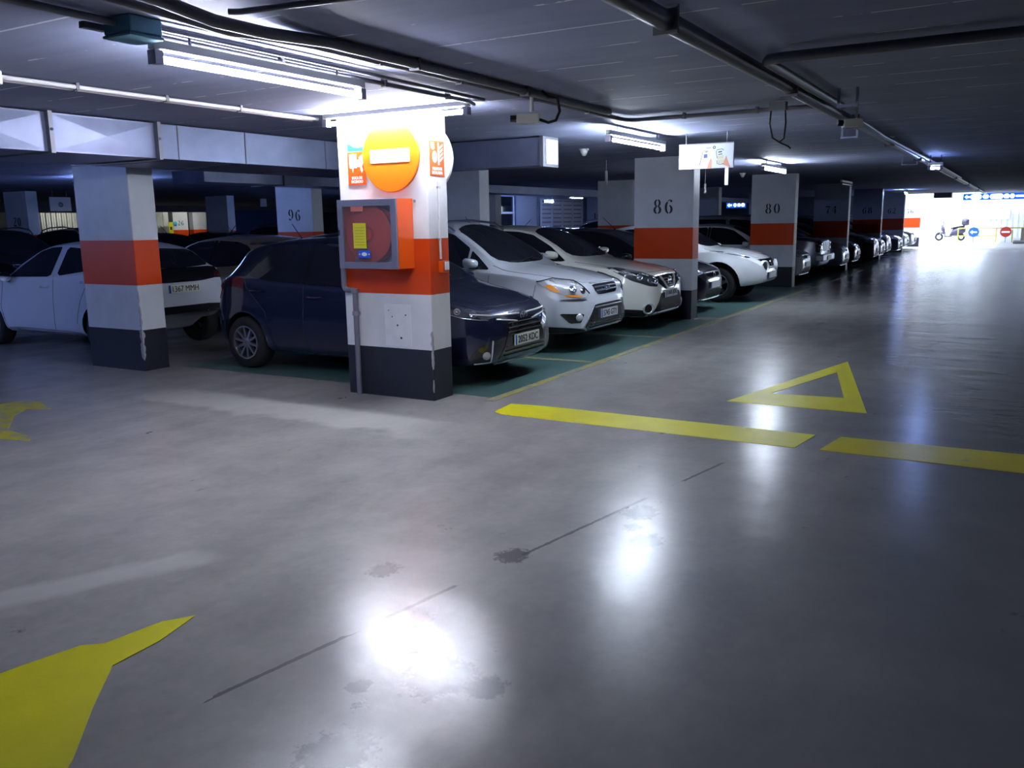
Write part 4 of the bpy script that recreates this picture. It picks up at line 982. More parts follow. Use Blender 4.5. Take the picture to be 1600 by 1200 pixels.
for (yy_, zz_, r_) in ((.30,.80,.008),(.40,.70,.010),(.46,.78,.007),(.36,.58,.012),(.5,.84,.006)): mb.prism(disc2(yy_,zz_,r_,7), (-.002,0,0), (0,1,0), (0,0,1), (-.001,0,0))
o = mb.build('paint_nick', M_pb, pil); o['kind'] = 'stuff'
for k, (n, lb) in enumerate([('86', 'white pillar numbered 86 with orange band beside the white crossover'), ('80', 'white pillar numbered 80 beside the compact white car with bulging arches'),
        ('74', 'dim pillar numbered 74 beyond the silver off-roader'), ('68', 'dark far pillar numbered 68 standing two after pillar 80'), ('62', 'dark far pillar numbered 62 just before the brighter last pillar'), ('56', 'last pillar of the row, lit by the exit daylight')]):
    make_pillar(AX+(k+1)*DX, AY, lb, n, d=.315)
pl_ = make_pillar(6.443, 8.722, 'left white pillar with orange band in front of the white hatchback', w=.992, d=.342)
chips(pl_, 6.443, 8.722, [(.13,.50,.045),(.50,.76,.02),(.80,.93,.010)], 5)
for k, lb in ((1, 'plain white pillar seen just right of the near pillar above the silver SUV'), (2, 'wide white pillar seen left of pillar 86 behind the dark car roof'), (3, 'dark pillar seen between pillar 86 and pillar 80'), (4, 'far pillar of the middle row behind pillar 80')):
    make_pillar(6.443+k*DX, 8.722, lb, w=.992, d=.342)
make_pillar(13.85, 12.86, 'white pillar numbered 96 behind the dark hatchback roof', '96')
make_pillar(21.26, 12.86, 'second aisle pillar beyond pillar 96, mostly hidden')
make_pillar(13.85, 23.0, 'far white pillar at the left edge beside the hanging square sign', '20')
make_pillar(20.7, 23.0, 'pale narrow pillar in the dark left of pillar 96')
make_pillar(36.3, 16.1, 'white pillar numbered 10 beside the louvred gate', '10')

# gear on the near pillar: damage patches
def near(name, label, cat, loc, group=None):
    if abs(loc[0]-AX) < .01: loc = (AX-.0035, loc[1], loc[2])
    return tag(empty(name, loc), label, cat, group)
FX = AX
# round no-entry sign
r = near('no_entry_sign', 'round red no entry sign with white bar on the near pillar', 'sign', (FX, 5.04, 2.26))
mb = MB(); mb.lathe([(0,.0),(.32,.0),(.324,.008),(.324,.024),(.318,.03),(0,.03)], (0,0,0), (-1,0,0), 56); mb.build('disc', M_signf, r, 30)
mb = MB(); mb.box(-.034,-.0305,-.225,.225,-.06,.06); mb.build('bar', M_signw, r)
# round sign on the far face of the same pillar
r = near('round_sign', 'round sign edge showing behind the near pillar right side', 'sign', (FX+.315, 4.93, 2.24))
mb = MB(); mb.lathe([(0,.0),(.33,.0),(.335,.01),(.335,.03),(.325,.035),(0,.035)], (0,0,0), (1,0,0), 48); mb.build('disc', M_white, r, 30)
# fire point stickers
def fire_sign(name, label, o, ex, w, h, words, kind):
    ex = Vector(ex); ez = Vector((0,0,1)); nn = ex.cross(ez); r = near(name, label, 'sign', o)
    mb = MB(); mb.obox(nn*.002, ex*w/2, ez*h/2, nn*.002); mb.build('sign_plate', M_sign, r)
    mb = MB(); q = nn*.0042
    def P(poly): mb.prism([(x*w, z*h) for x, z in poly], q, ex, ez, nn*.0012)
    if kind == 'hydrant':
        P([(-.40,.44),(.02,.44),(.02,.02),(-.18,.02),(-.18,-.04),(-.22,-.12),(-.26,.0),(-.40,.02)]); P(disc2(.12,.16,.12,14))
        P([(.14,.34),(.34,.42),(.40,.2),(.30,.06),(.36,-.06),(.28,-.14),(.20,-.02),(.22,.12)])
    else:
        P([(-.42,.46),(-.20,.46),(-.16,.30),(-.24,.24),(-.40,.28)]); P(disc2(-.16,.05,.17,16)); P([(.06,.46),(.16,.46),(.16,-.18),(.06,-.18)])
        for k in range(4): P([(.20,.34-.12*k),(.42,.44-.12*k),(.42,.38-.12*k),(.20,.27-.12*k)])
    mb.build('pictogram', M_signw, r)
    for k, wd in enumerate(words):
        text_mesh(wd, h*.115, frame(tuple(nn*.0045+ez*(-h*.29-h*.115*k)), ex, ez), M_signw, 'sign_text', r, .0008, .85, weight=.0015)
fire_sign('fire_hose_sign', 'red BOCA DE INCENDIO sticker left of the no entry sign', (FX-.001, 5.457, 2.165), (0,-1,0), .215, .30, ('BOCA DE', 'INCENDIO'), 'hydrant')
fire_sign('alarm_button_sign', 'red PULSADOR DE ALARMA sticker on the near pillar side face', (6.672, AY-.001, 2.225), (1,0,0), .225, .31, ('PULSADOR', 'DE ALARMA'), 'button')
r = near('arrow_sticker', 'cyan and white sticker above the fire hose sticker', 'sticker', (FX, 5.463, 2.365))
mb = MB(); mb.box(-.003,0,-.10,.10,-.045,.045); mb.build('backing', M_signw, r)
mb = MB(); mb.prism([(-.095,.035),(-.06,.02),(-.02,-.005),(.03,-.012),(.095,-.002),(.095,-.04),(-.095,-.04)], (-.0032,0,0), (0,-1,0), (0,0,1), (-.001,0,0)); mb.build('wave', M_cyan, r)
# hose cabinet
M_cglass = mat('cabinet_glass', (.30,.30,.40), .05, 0, .6)
nt = M_cglass.node_tree; b = nt.nodes['Principled BSDF']; b.inputs['Alpha'].default_value = .14
r = near('fire_hose_cabinet', 'orange red hose reel cabinet with glass front on the near pillar', 'fire cabinet', (FX, 0, 0))
y0, y1, z0, z1, dp = 4.825, 5.505, 1.245, 1.872, .235
mb = MB(); t = .018
mb.box(-dp,0,y0,y0+t,z0,z1); mb.box(-dp,0,y1-t,y1,z0,z1); mb.box(-dp,0,y0+t,y1-t,z0,z0+t); mb.box(-dp,0,y0+t,y1-t,z1-t,z1)
mb.build('casing', M_red, r)
mb = MB(); mb.box(-.05,0,y0+t,y1-t,z0+t,z1-t); mb.build('back_panel', mat('cabinet_back', (.30,.28,.38), .5), r)
mb = MB(); f = .062; x0, x1 = -dp-.022, -dp
mb.box(x0,x1,y0,y0+f,z0,z1); mb.box(x0,x1,y1-f,y1,z0,z1); mb.box(x0,x1,y0+f,y1-f,z0,z0+f); mb.box(x0,x1,y0+f,y1-f,z1-f,z1)
door = mb.build('door', mat('cabinet_door_grey', (.19,.185,.25), .4, .2), r); bevel(door, .004)
mb = MB(); mb.box(x0+.008,x0+.012,y0+f,y1-f,z0+f,z1-f); mb.build('glass', M_cglass, door)
mb = MB(); mb.box(x0-.012,x0,y1-.03,y1-.012,1.55,1.60); mb.build('lock', M_chrome, door)
yc, zc = 5.20, 1.558
mb = MB(); mb.lathe([(0,-.05),(.06,-.05),(.07,-.02),(.25,-.02),(.262,-.012),(.262,.0),(.25,.004),(.1,.004),(.1,.08),(.25,.08),(.262,.084),(.262,.09),(0,.09)], (-.175,yc,zc), (1,0,0), 48); mb.build('hose_reel', M_dred, r, 35)
mb = MB()
for k in range(3):
    mb.tube([(-.145+.03*k, yc+(.21)*math.cos(a*PI/16), zc+.21*math.sin(a*PI/16)) for a in range(33)], .014, 8)
mb.build('hose', M_black, r)
mb = MB(); mb.box(x0+.004,x0+.0075,5.20,5.345,1.765,1.82); mb.build('small_label', mat('label_pink', (.55,.16,.12), .5), door)
mb = MB(); mb.box(x0+.003,x0+.0075,5.175,5.325,1.43,1.66); lab = mb.build('instruction_label', M_yl, door)
mb = MB()
for k in range(7): mb.box(x0+.0022,x0+.003,5.195,5.305,1.46+.026*k,1.464+.026*k)
mb.build('printed_lines', mat('label_ink', (.35,.30,.01), .6), lab)
mb = MB(); mb.box(x0+.003,x0+.0075,5.135,5.275,1.345,1.412); st = mb.build('blue_sticker', mat('sticker_blue', (.02,.10,.62), .35), door)
mb = MB(); mb.prism([(.032*math.cos(t*PI/10),.018*math.sin(t*PI/10)) for t in range(20)], (x0+.003,5.205,1.378), (0,1,0), (0,0,1), (-.001,0,0)); mb.prism(disc2(-.055,0,.008), (x0+.003,5.205,1.378), (0,1,0), (0,0,1), (-.001,0,0)); mb.prism(disc2(.055,0,.008), (x0+.003,5.205,1.378), (0,1,0), (0,0,1), (-.001,0,0)); mb.build('sticker_print', M_signw, st)
# water pipe
mb = MB(); px = FX-.04
mb.tube([(px,5.655,1.30),(px,5.655,1.06),(px,5.645,1.035),(px,5.62,1.025),(px,5.56,1.025),(px,5.535,1.015),(px,5.525,.985),(px,5.525,.0)], .026, 12)
wp = tag(mb.build('water_pipe', mat('pipe_grey', (.17,.165,.22), .45)), 'grey water pipe running down the near pillar to the floor', 'pipe')
for z in (.80, 1.02):
    mb = MB(); mb.tube([(px,5.525 if z < .9 else 5.525,z-.02),(px,5.525,z+.02)], .036, 12); mb.box(px,FX,5.50,5.55,z-.012,z+.012); mb.build('pipe_collar', M_grey, wp)
# conduit and alarm call point on the side face
mb = MB(); yf = AY-.012
mb.tube([(6.67,yf,2.02),(6.67,yf,1.50),(6.675,yf,1.32)], .011, 8)
cd = tag(mb.build('alarm_conduit', M_condw), 'thin white conduit down the near pillar side to the alarm box', 'conduit')
mb = MB(); mb.box(6.655,6.685,AY-.02,AY,1.49,1.51); mb.build('clip', M_grey, cd); mb = MB(); mb.box(6.655,6.685,AY-.02,AY,1.96,1.98); mb.build('clip', M_grey, cd)
r = near('alarm_call_point', 'small orange red alarm button box on the near pillar side', 'alarm button', (6.70, AY, 1.25))
mb = MB(); mb.box(-.05,.055,-.05,0,-.055,.055); bevel(mb.build('box', M_red, r), .006)
mb = MB(); mb.box(-.02,.045,-.056,-.05,-.03,.045); mb.build('button_window', M_signw, r)
mb = MB(); mb.obox((FX-.004,4.80,1.85),(.004,0,0),(0,.012,0),(0,0,.012)); tag(mb.build('wall_bolt', M_grey), 'small grey bolt beside the hose cabinet top corner', 'bolt')

# ------------------------------------------------------------------ ceiling ducts, pipes, lamps
DZ = 2.315
r = tag(empty('air_duct', (0,0,0)), 'long galvanised air duct under the ceiling at the upper left', 'duct')
mb = MB(); mb.box(-3,9.82,7.35,8.70,DZ,2.645); mb.build('duct_body', M_galv, r)
def xpanel(xa, xb):   # cross-broken sheet panel
    mb = MB(); za, zb = DZ+.012, 2.633; y = 7.348; c = ((xa+xb)/2, y-.014, (za+zb)/2)
    mb.add([(xa,y,za),(xb,y,za),(xb,y,zb),(xa,y,zb),c], [(0,1,4),(1,2,4),(2,3,4),(3,0,4)]); mb.build('cross_broken_panel', M_galv, r)
for a, b_ in ((2.5,3.56),(3.6,4.655),(4.735,5.775)): xpanel(a, b_)
for x in (3.58, 4.695, 5.80):
    mb = MB(); mb.box(x-.02,x+.02,7.30,8.72,DZ-.015,2.655); o = mb.build('duct_flange', M_galvd, r)
    mb = MB(); mb.lathe([(0,-.012),(.012,-.012),(.012,0)], (x,7.30,2.5), (0,1,0), 8); mb.build('flange_bolt', M_satin, o)
for x in (6.05, 6.93, 8.2):
    mb = MB(); mb.box(x-.006,x+.006,7.343,8.70,DZ-.004,2.648); mb.build('duct_seam', M_galvd, r)
mb = MB(); mb.box(9.46,9.82,5.07,7.38,DZ,2.645); mb.build('duct_branch', M_galv, r)
mb = MB(); mb.box(9.44,9.84,5.03,5.075,DZ-.015,2.655); mb.build('duct_flange', M_galvd, r)
mb = MB(); mb.box(9.50,9.80,5.015,5.03,DZ+.02,2.62); mb.build('end_plate', mat('duct_end_white', (.78,.8,.84), .45, .1, var=.12, vscale=5.), r)
r = tag(empty('hanging_air_duct', (0,0,0)), 'second air duct farther back behind the first one', 'duct')
mb = MB(); mb.box(10.35,46,12.0,12.8,2.40,2.60); mb.build('duct_body', M_galv, r)
for x in (12.2, 15.2, 18.2):
    mb = MB(); mb.box(x-.02,x+.02,11.96,12.84,2.385,2.615); mb.build('duct_flange', M_galvd, r)

def conduit(name, path, rad, m, label, clips=None, cat='conduit', group=None):
    mb = MB(); mb.tube(path, rad, 10); o = tag(mb.build(name, m), label, cat, group)
    if clips:
        for (x, y, z, ax) in clips:
            mb = MB(); s = rad*1.7
            s = rad*1.25
            if ax == 'x': mb.box(x-.012,x+.012,y-s,y+s,z-s,H-.001)
            else: mb.box(x-s,x+s,y-.012,y+.012,z-s,H-.001)
            mb.build('clip', M_conduit, o)
    return o
zc = H-.03
conduit('conduit', [(3.38,5.90,zc),(6.42,5.90,zc)], .016, M_condw, 'upper of two white conduits running left from the near pillar', [(x,5.90,zc,'x') for x in (4.0,4.75,5.5)])
conduit('conduit', [(3.38,5.83,zc),(6.42,5.83,zc)], .016, M_condw, 'lower of two white conduits running left from the near pillar', [(x,5.83,zc,'x') for x in (3.97,4.72,5.47)])
mb = MB(); mb.box(3.18,3.40,5.74,5.98,H-.09,H); bevel(tag(mb.build('junction_box', M_white), 'white junction box at the left end of the white conduits', 'junction box'), .01)
zc = H-.035
conduit('conduit', [(.5,3.46,zc),(2.4,3.45,zc),(2.9,3.42,zc-.03),(3.15,3.40,zc-.05),(3.4,3.46,zc-.02),(3.8,3.47,zc),(8.25,3.49,zc),(8.33,3.44,zc),(8.35,3.35,zc),(8.35,1.70,zc)], .020, M_conduit, 'dark grey conduit turning across the ceiling to the central pipe', [(x,3.48,zc,'x') for x in (4.4,5.3,6.4,7.4)]+[(8.35,y,zc,'y') for y in (2.9,2.2)])
conduit('conduit', [(.5,3.30,zc),(2.6,3.30,zc),(2.95,3.27,zc-.05),(3.3,3.30,zc-.04),(3.8,3.34,zc),(7.6,3.36,zc)], .030, M_conduit, 'thicker grey conduit with a wave beside the ceiling lamp', [(x,3.35,zc,'x') for x in (4.6,6.0)])
conduit('conduit', [(3.09,3.97,zc),(4.5,3.99,zc),(6.2,3.99,zc),(6.33,4.02,zc-.01)], .016, M_conduit, 'thin grey conduit from teal box to the pillar lamp', [(x,3.988,zc,'x') for x in (4.1,5.1,5.9)])
conduit('conduit', [(3.06,3.80,zc),(4.2,3.80,zc),(6.2,3.84,zc)], .012, M_conduit, 'thin grey conduit from the teal box just right of its twin')
conduit('conduit', [(.8,3.80,zc),(2.86,3.86,zc)], .018, M_conduit, 'dark conduit entering the teal junction box from the left', [(1.9,3.77,zc,'x')])
conduit('conduit', [(3.25,1.68,zc),(3.2,2.2,zc),(3.05,3.2,zc-.0),(3.02,3.25,zc)], .014, M_conduit, 'thin conduit crossing the ceiling from upper middle to teal box')
zp = H-.07
conduit('hanging_pipe', [(1.5,1.56,zp),(45.9,1.56,zp)], .05, M_pipe, 'long dark pipe along the ceiling toward the exit', [(x,1.56,zp,'x') for x in (4.2,6.8,9.6,12.5,16,20,25,31,38)], 'pipe')
conduit('hanging_pipe', [(5.52,-1.6,zp),(5.52,1.30,zp),(5.54,1.40,zp),(5.62,1.43,zp),(8.2,1.43,zp)], .032, M_pipe, 'grey pipe bending from the right to join the long ceiling pipe', None, 'pipe')
conduit('conduit', [(3.5,1.66,zp+.03),(20,1.66,zp+.03)], .016, M_conduit, 'thin conduit clinging beside the long ceiling pipe')
conduit('flexible_cable', [(9.0,1.46,zp-.02),(9.6,1.44,zp-.03),(11,1.455,zp-.04),(13,1.46,zp-.03),(17,1.47,zp),(26,1.47,zp)], .026, M_galv, 'pale cable sleeve beside the long pipe beyond the camera', None, 'cable')
for x, ya, yb in ((7.6,1.20,1.36),(10.6,1.66,1.84),(16.9,1.64,1.9)):
    mb = MB(); mb.box(x-.025,x+.025,ya,yb,H-.15,H-.13); mb.box(x-.01,x+.01,ya,ya+.02,H-.14,H); mb.box(x-.01,x+.01,yb-.02,yb,H-.14,H)
    tag(mb.build('pipe_hanger', M_galv), {7.6:'steel bracket under the long pipe where the dark conduit joins',10.6:'steel bracket under the long pipe just past the dome camera',16.9:'bright far steel bracket under the long ceiling pipe'}[x], 'bracket')

def lamp(loc, ln, label, along='x', m=None, group='fluorescent ceiling lamps', r=.018):
    rt = tag(empty('fluorescent_lamp', loc), label, 'ceiling lamp', group)
    if along == 'y': rt.rotation_euler = (0, 0, PI/2)
    h = ln/2
    mb = MB(); mb.box(-h,h,-.026,.026,.045,.095); bevel(mb.build('housing', M_white, rt), .006)
    mb = MB(); mb.tube([(-h+.05,0,0),(h-.05,0,0)], r, 14); mb.build('tube', m or M_tube, rt)
    for s in (-1, 1):
        mb = MB(); mb.box(s*h-.05 if s < 0 else h-.05, s*h+.05 if s < 0 else h+.0, -.03,.03,-.028,.04) if s > 0 else mb.box(-h,-h+.05,-.03,.03,-.028,.04); mb.build('lamp_holder', M_grey, rt)
        mb = MB(); mb.tube([(s*h*.7,0,.09),(s*h*.7,0,H-loc[2]+.01)], .008, 6); mb.build('hanger_rod', M_grey, rt)
    return rt
lamp((3.92,3.90,2.50), 1.66, 'bright fluorescent lamp hanging at upper left before the near pillar')
lamp((6.41,4.93,2.575), 1.62, 'bright fluorescent lamp across the top of the near pillar', 'y', M_tubep)
lamp((9.6,3.88,2.50), 1.70, 'bright fluorescent lamp above the white car, left of the hanging white sign', m=M_tubem)
lamp((16.6,4.02,2.50), 1.70, 'bright fluorescent lamp right of the hanging sign near pillar 80', m=M_tubem)
lamp((16.9,1.36,2.44), .24, 'small lit lamp under the far end of the ceiling pipe', 'y', M_tubef)
lamp((25.4,4.2,2.5), 1.6, 'unlit lamp above the pillar numbered 74', m=M_tubeoff)
lamp((38.4,4.1,2.5), 1.2, 'tiny lit lamp above the last pillar', m=M_tubef)
lamp((11.4,16.0,2.5), 1.6, 'lit lamp over the second aisle hidden behind the left pillar', m=M_tubef)
lamp((2.0,16.0,2.5), 1.6, 'added fill lamp over the second aisle outside the frame', m=M_tubef)  # unseen lamp added to fill the second aisle with blue light
lamp((22.0,16.0,2.5), 1.6, 'added fill lamp hidden over the second aisle behind pillar 96', m=M_tubef)  # extra tube added out of sight for bluish fill at the back
lamp((24.2,36.4,2.56), 1.6, 'lit lamp washing the far corrugated wall at far left', m=M_tuber)
lamp((30.8,36.2,2.56), 1.6, 'lit lamp washing the far white pillar numbered 26', m=M_tuber)
lamp((30.0,14.6,2.5), 1.2, 'lit lamp by the louvred gate', m=M_tubef)
lamp((.2,10.4,2.5), 1.6, 'added blue fill lamp left of the frame facing the left pillar', m=M_tubef)  # added out of view to light the left pillar and white hatchback blue
lamp((3.0,14.8,2.5), 1.6, 'added fill lamp left of the frame beyond the white hatchback', m=M_tubef)  # one more unseen tube, added as blue fill for the left side

# teal box
r = tag(empty('mounted_junction_box', (2.97,3.86,H)), 'teal electrical box on the ceiling at upper left', 'junction box')
mb = MB(); mb.box(-.10,.09,-.10,.10,-.085,-.0); bevel(mb.build('box', mat('teal_box', (.09,.24,.32), .5), r), .01)
mb = MB(); mb.box(-.105,.095,-.105,.105,-.10,-.085); bevel(mb.build('lid', mat('teal_lid', (.10,.27,.35), .5), r), .006)
mb = MB(); mb.box(-.20,.0,.10,.14,-.06,-.03); mb.build('bracket', M_conduit, r)

# security cameras
def cctv(loc, rz, label, drop=.2, loop=True):
    r = tag(empty('hanging_camera', loc, rz), label, 'camera')
    mb = MB(); mb.tube([(0,0,0),(0,0,-drop)], .014, 8); mb.lathe([(0,0),(.02,0),(.02,-.012),(0,-.014)], (0,0,0), (0,0,1), 16); mb.build('stem', M_condw, r)
    mb = MB(); mb.box(-.12,.06,-.035,.035,-drop-.09,-drop-.015); bevel(mb.build('camera_body', mat('camera_beige', (.50,.50,.46), .45), r), .008)
    mb = MB(); mb.tube([(-.12,0,-drop-.05),(-.17,0,-drop-.05)], .028, 14); mb.build('lens', M_gloss, r)
    if loop:
        mb = MB(); mb.tube([(.06,0,-drop-.06),(.13,0,-drop-.085),(.19,0,-drop-.07),(.22,0,-drop+.0),(.20,0,-drop+.1),(.13,0,-.05),(.08,0,-.005)], .012, 8); mb.build('cable', M_black, r)
    return r
cctv((6.22,3.412,H), math.radians(115-180), 'beige security camera hanging from the ceiling with cable loop', .16)
cctv((8.9,1.42,H), math.radians(-60), 'small camera housing under the long ceiling pipe', .10, False)
# hanging hook with cable
r = tag(empty('hanging_cable', (7.98,1.92,H)), 'small box with a hanging cable loop beside the central pipe', 'cable')
mb = MB(); mb.box(-.05,.05,-.07,.07,-.09,-.02); mb.build('box', M_conduit, r)
mb = MB(); mb.tube([(0,.06,-.08),(0,.07,-.2),(0,.04,-.32),(0,-.02,-.36),(0,-.06,-.33),(0,-.07,-.2),(0,-.06,-.09)], .008, 8); mb.tube([(0,-.02,-.36),(0,-.10,-.40),(0,-.12,-.42)], .008, 6); mb.build('cable_loop', M_black, r)

# smoke detectors
for x, y, lb in ((11.59,5.51,'white smoke detector on the ceiling left of pillar 86'), (20.19,5.6,'dim smoke detector on the ceiling left of pillar 80')):
    r = tag(empty('smoke_detector', (x,y,H)), lb, 'detector'); mb = MB(); mb.lathe([(0,-.02),(.07,-.02),(.07,0)], (0,0,0), (0,0,1), 20); mb.build('base', M_white, r)
    mb = MB(); mb.lathe([(0,-.10),(.025,-.095),(.05,-.05),(.055,-.02)], (0,0,0), (0,0,1), 20); mb.build('head', M_white, r)

# hanging information sign
SX = 10.4
r = tag(empty('hanging_sign', (SX,3.33,2.38)), 'white hanging sign with two drawn phones in hands', 'sign'); hw, hh = .335, .142
mb = MB(); mb.box(-.012,.012,-hw,hw,-hh,hh); bevel(mb.build('board', mat('sign_board', (.40,.42,.46), .5, 0, .2), r), .004)
mb = MB(); mb.box(-.016,.016,-hw,hw,hh,hh+.012); mb.tube([(0,-.25,hh),(0,-.25,H-2.38)], .006, 6); mb.tube([(0,.25,hh),(0,.25,H-2.38)], .006, 6); mb.build('hanger', M_conduit, r)
M_skin = mat('printed_skin', (.36,.15,.09), .5); M_ph = mat('printed_grey', (.025,.028,.035), .5); M_cream = mat('printed_cream', (.34,.31,.20), .5); M_prt = mat('printed_light_grey', (.16,.18,.21), .5); M_prb = mat('printed_blue', (.006,.02,.13), .5)
def prt(name, polys, m, lift=.0125, th=.0008):
    mb = MB()
    for p in polys: mb.prism(p, (-lift,0,0), (0,-1,0), (0,0,1), (-th,0,0))
    return mb.build(name, m, r)
prt('title_line', [[(-.26,.075),(-.02,.088),(-.02,.094),(-.26,.082)], [(.0,.088),(.06,.092),(.06,.106),(.0,.102)]], M_prt)
prt('title_icon', [disc2(.10,.100,.018,16)], M_ph); prt('title_icon_dot', [disc2(.10,.100,.006,8)], M_signw, .0134)
prt('small_icon', [[(-.24,.01),(-.20,.012),(-.20,-.028),(-.24,-.03)], [(-.232,.03),(-.208,.032),(-.208,.024),(-.232,.022)]], M_prt)
prt('drawn_hand', [[(.02,-.14),(.07,-.14),(.075,-.05),(.06,-.02),(.03,-.09)], [(.20,-.10),(.30,-.14),(.26,-.04),(.25,.0),(.235,-.03),(.21,-.09)]], M_skin)
prt('drawn_phone', [[(-.04,.055),(.03,.062),(.045,.03),(.03,-.08),(-.01,-.12),(-.055,-.12)]], MATS['sign_board'], .0132)
prt('phone_outline', [stroke([(-.075,-.10),(-.06,-.04),(-.04,.05),(-.02,.066),(.035,.06)],[.006]*5), [(-.01,.055),(.02,.058),(.02,.05),(-.01,.047)], stroke([(.14,-.03),(.125,.05),(.14,.072),(.20,.078),(.215,.06)],[.007]*5), stroke([(.135,-.05),(.14,-.09),(.18,-.10),(.215,-.09)],[.007]*4), [(.15,.05),(.195,.055),(.195,.04),(.15,.035)], [(.15,.02),(.20,.025),(.20,.015),(.15,.01)]], M_ph, .0134)
prt('phone_tile', [[(-.025,.025),(.018,.028),(.018,-.015),(-.025,-.018)]], M_prb, .0142)
prt('phone_card', [[(.145,.0),(.215,.005),(.215,-.035),(.145,-.04)], [(.145,-.045),(.22,-.04),(.22,-.085),(.15,-.09)]], M_cream, .0142)
mb = MB(); mb.box(-.008,.008,-.275,-.235,-hh-.20,-hh); mb.build('drop_tab', M_signw, r)
# small hanging tabs farther back
for (x, y, z0, z1, lb) in ((14.0,6.235,2.26,2.48,'small pale hanging tab left of pillar 86'), (18.0,5.77,2.18,2.36,'thin pale hanging tab just right of pillar 86'), (24.0,5.75,2.2,2.45,'pale hanging tab just right of pillar 80')):
    mb = MB(); mb.box(x-.006,x+.006,y-.02,y+.02,z0,z1); mb.box(x-.003,x+.003,y-.003,y+.003,z1,H); tag(mb.build('hanging_tab', mat('tab_grey', (.5,.52,.58), .5)), lb, 'sign')
# ------------------------------------------------------------------ cars
Q = PI/2
g_row = 'cars parked nose out along the main aisle'; g_row2 = 'cars parked back to back in the second row'; g_row3 = 'cars parked across the second aisle'
def car(o, label, group=None):
    o.location.z = .0036; return tag(o, label, 'car', g_row if o.location.y < 8 else g_row2 if o.location.y < 15 else g_row3)
car(make_dark_hatch((7.95, 4.47, 0), Q), 'dark midnight blue hatchback behind the near pillar, plate 2052 KDC')
car(make_silver_suv((10.40, 4.60, 0), Q), 'silver white SUV with amber headlights and oval badge beside the dark hatchback')
car(make_white_crossover((12.75, 4.60, 0), Q), 'white crossover with V-shaped chrome grille next to pillar 86')
car(make_white_compact((17.80, 4.28, 0), Q), 'white compact car with bulging arches and round lamps before pillar 80')
car(make_white_hatch((7.90, 13.68, 0), -Q), 'white hatchback behind the left pillar, rear plate 1367 MMH')
P_dark = paint('paint_dark', (.010,.012,.020), .3, .3); P_navy = paint('paint_navy', (.014,.020,.055), .35, .3); P_gold = paint('paint_gold', (.34,.29,.20), .5, .32)
P_silver = paint('paint_silver', (.46,.48,.54), .7, .3); P_white = paint('paint_plain_white', (.68,.70,.74), 0, .3); P_maroon = paint('paint_maroon', (.05,.008,.014), .3, .3)
hatch = car(make_plain_hatch(P_dark, (15.4, 4.72, 0), Q), 'dark hatchback with chrome lip peeking out behind pillar 86')
suv = car(make_plain_suv(P_dark, (11.7, 18.3, 0), Q), 'black tall car across the second aisle at the left edge')
car(make_boxy(P_silver, (25.2, 4.62, 0), Q), 'silver boxy off-roader with tall lamp block after pillar 80')
def again(src, loc, rz, pm, label, group=None):
    o = copy_tree(src, None, (P_dark, pm)); o.location = (loc[0], loc[1], .0036); o.rotation_euler = (0, 0, rz)
    o['label'] = label
    o['group'] = g_row if loc[1] < 8 else g_row2 if loc[1] < 15 else g_row3
    return o
again(hatch, (22.85, 4.62, 0), Q, P_white, 'white car nose just beyond pillar 80, before the boxy off-roader')
again(hatch, (27.6, 4.45, 0), Q, P_silver, 'silver hatchback nose between the boxy off-roader and pillar 74')
again(hatch, (30.1, 4.5, 0), Q, P_dark, 'near black car just after pillar 74')
again(suv, (32.5, 4.25, 0), Q, P_maroon, 'dark maroon tall car in the bay before pillar 68')
again(hatch, (34.95, 4.35, 0), Q, P_dark, 'dark car with glinting lamps directly before pillar 68')
again(suv, (37.5, 4.45, 0), Q, P_dark, 'dark tall car just after pillar 68')
again(hatch, (39.95, 4.3, 0), Q, P_dark, 'dark hatchback midway between pillars 68 and 62')
again(hatch, (44.9, 4.55, 0), Q, P_silver, 'silver car nose just before the daylight exit')
again(suv, (47.6, 4.5, 0), Q, P_silver, 'silver tall car at the end of the row in the exit glare')
again(hatch, (10.4, 13.55, 0), -Q, P_gold, 'gold beige hatchback behind the dark hatchback, roof showing')
again(hatch, (12.85, 13.5, 0), -Q, P_navy, 'dark blue car whose roof shows behind the gold hatchback')
again(suv, (15.5, 13.3, 0), -Q, P_dark, 'dark tall car in the second row behind pillar 96')
again(hatch, (17.9, 13.4, 0), -Q, P_dark, 'dark hatchback in the second row behind the plain white pillar')
again(hatch, (20.3, 13.4, 0), -Q, P_navy, 'dark blue hatchback in the second row seen left of pillar 86')
again(suv, (14.1, 18.3, 0), Q, P_dark, 'black car with roof rails across the second aisle, left of the left pillar')
again(hatch, (16.6, 19.0, 0), Q, P_navy, 'dark blue car roof below the far pillar numbered 26')
again(hatch, (19.0, 19.0, 0), Q, P_dark, 'dark car roof across the second aisle under the narrow pale pillar')
again(suv, (21.4, 18.3, 0), Q, P_navy, 'dark blue tall car roof left of pillar 96 across the aisle')
again(suv, (24.5, 13.4, 0), -Q, P_dark, 'dark tall car in the second row before the shutter wall')
again(hatch, (27.0, 13.4, 0), -Q, P_dark, 'dark car in the second row below the louvred gate')

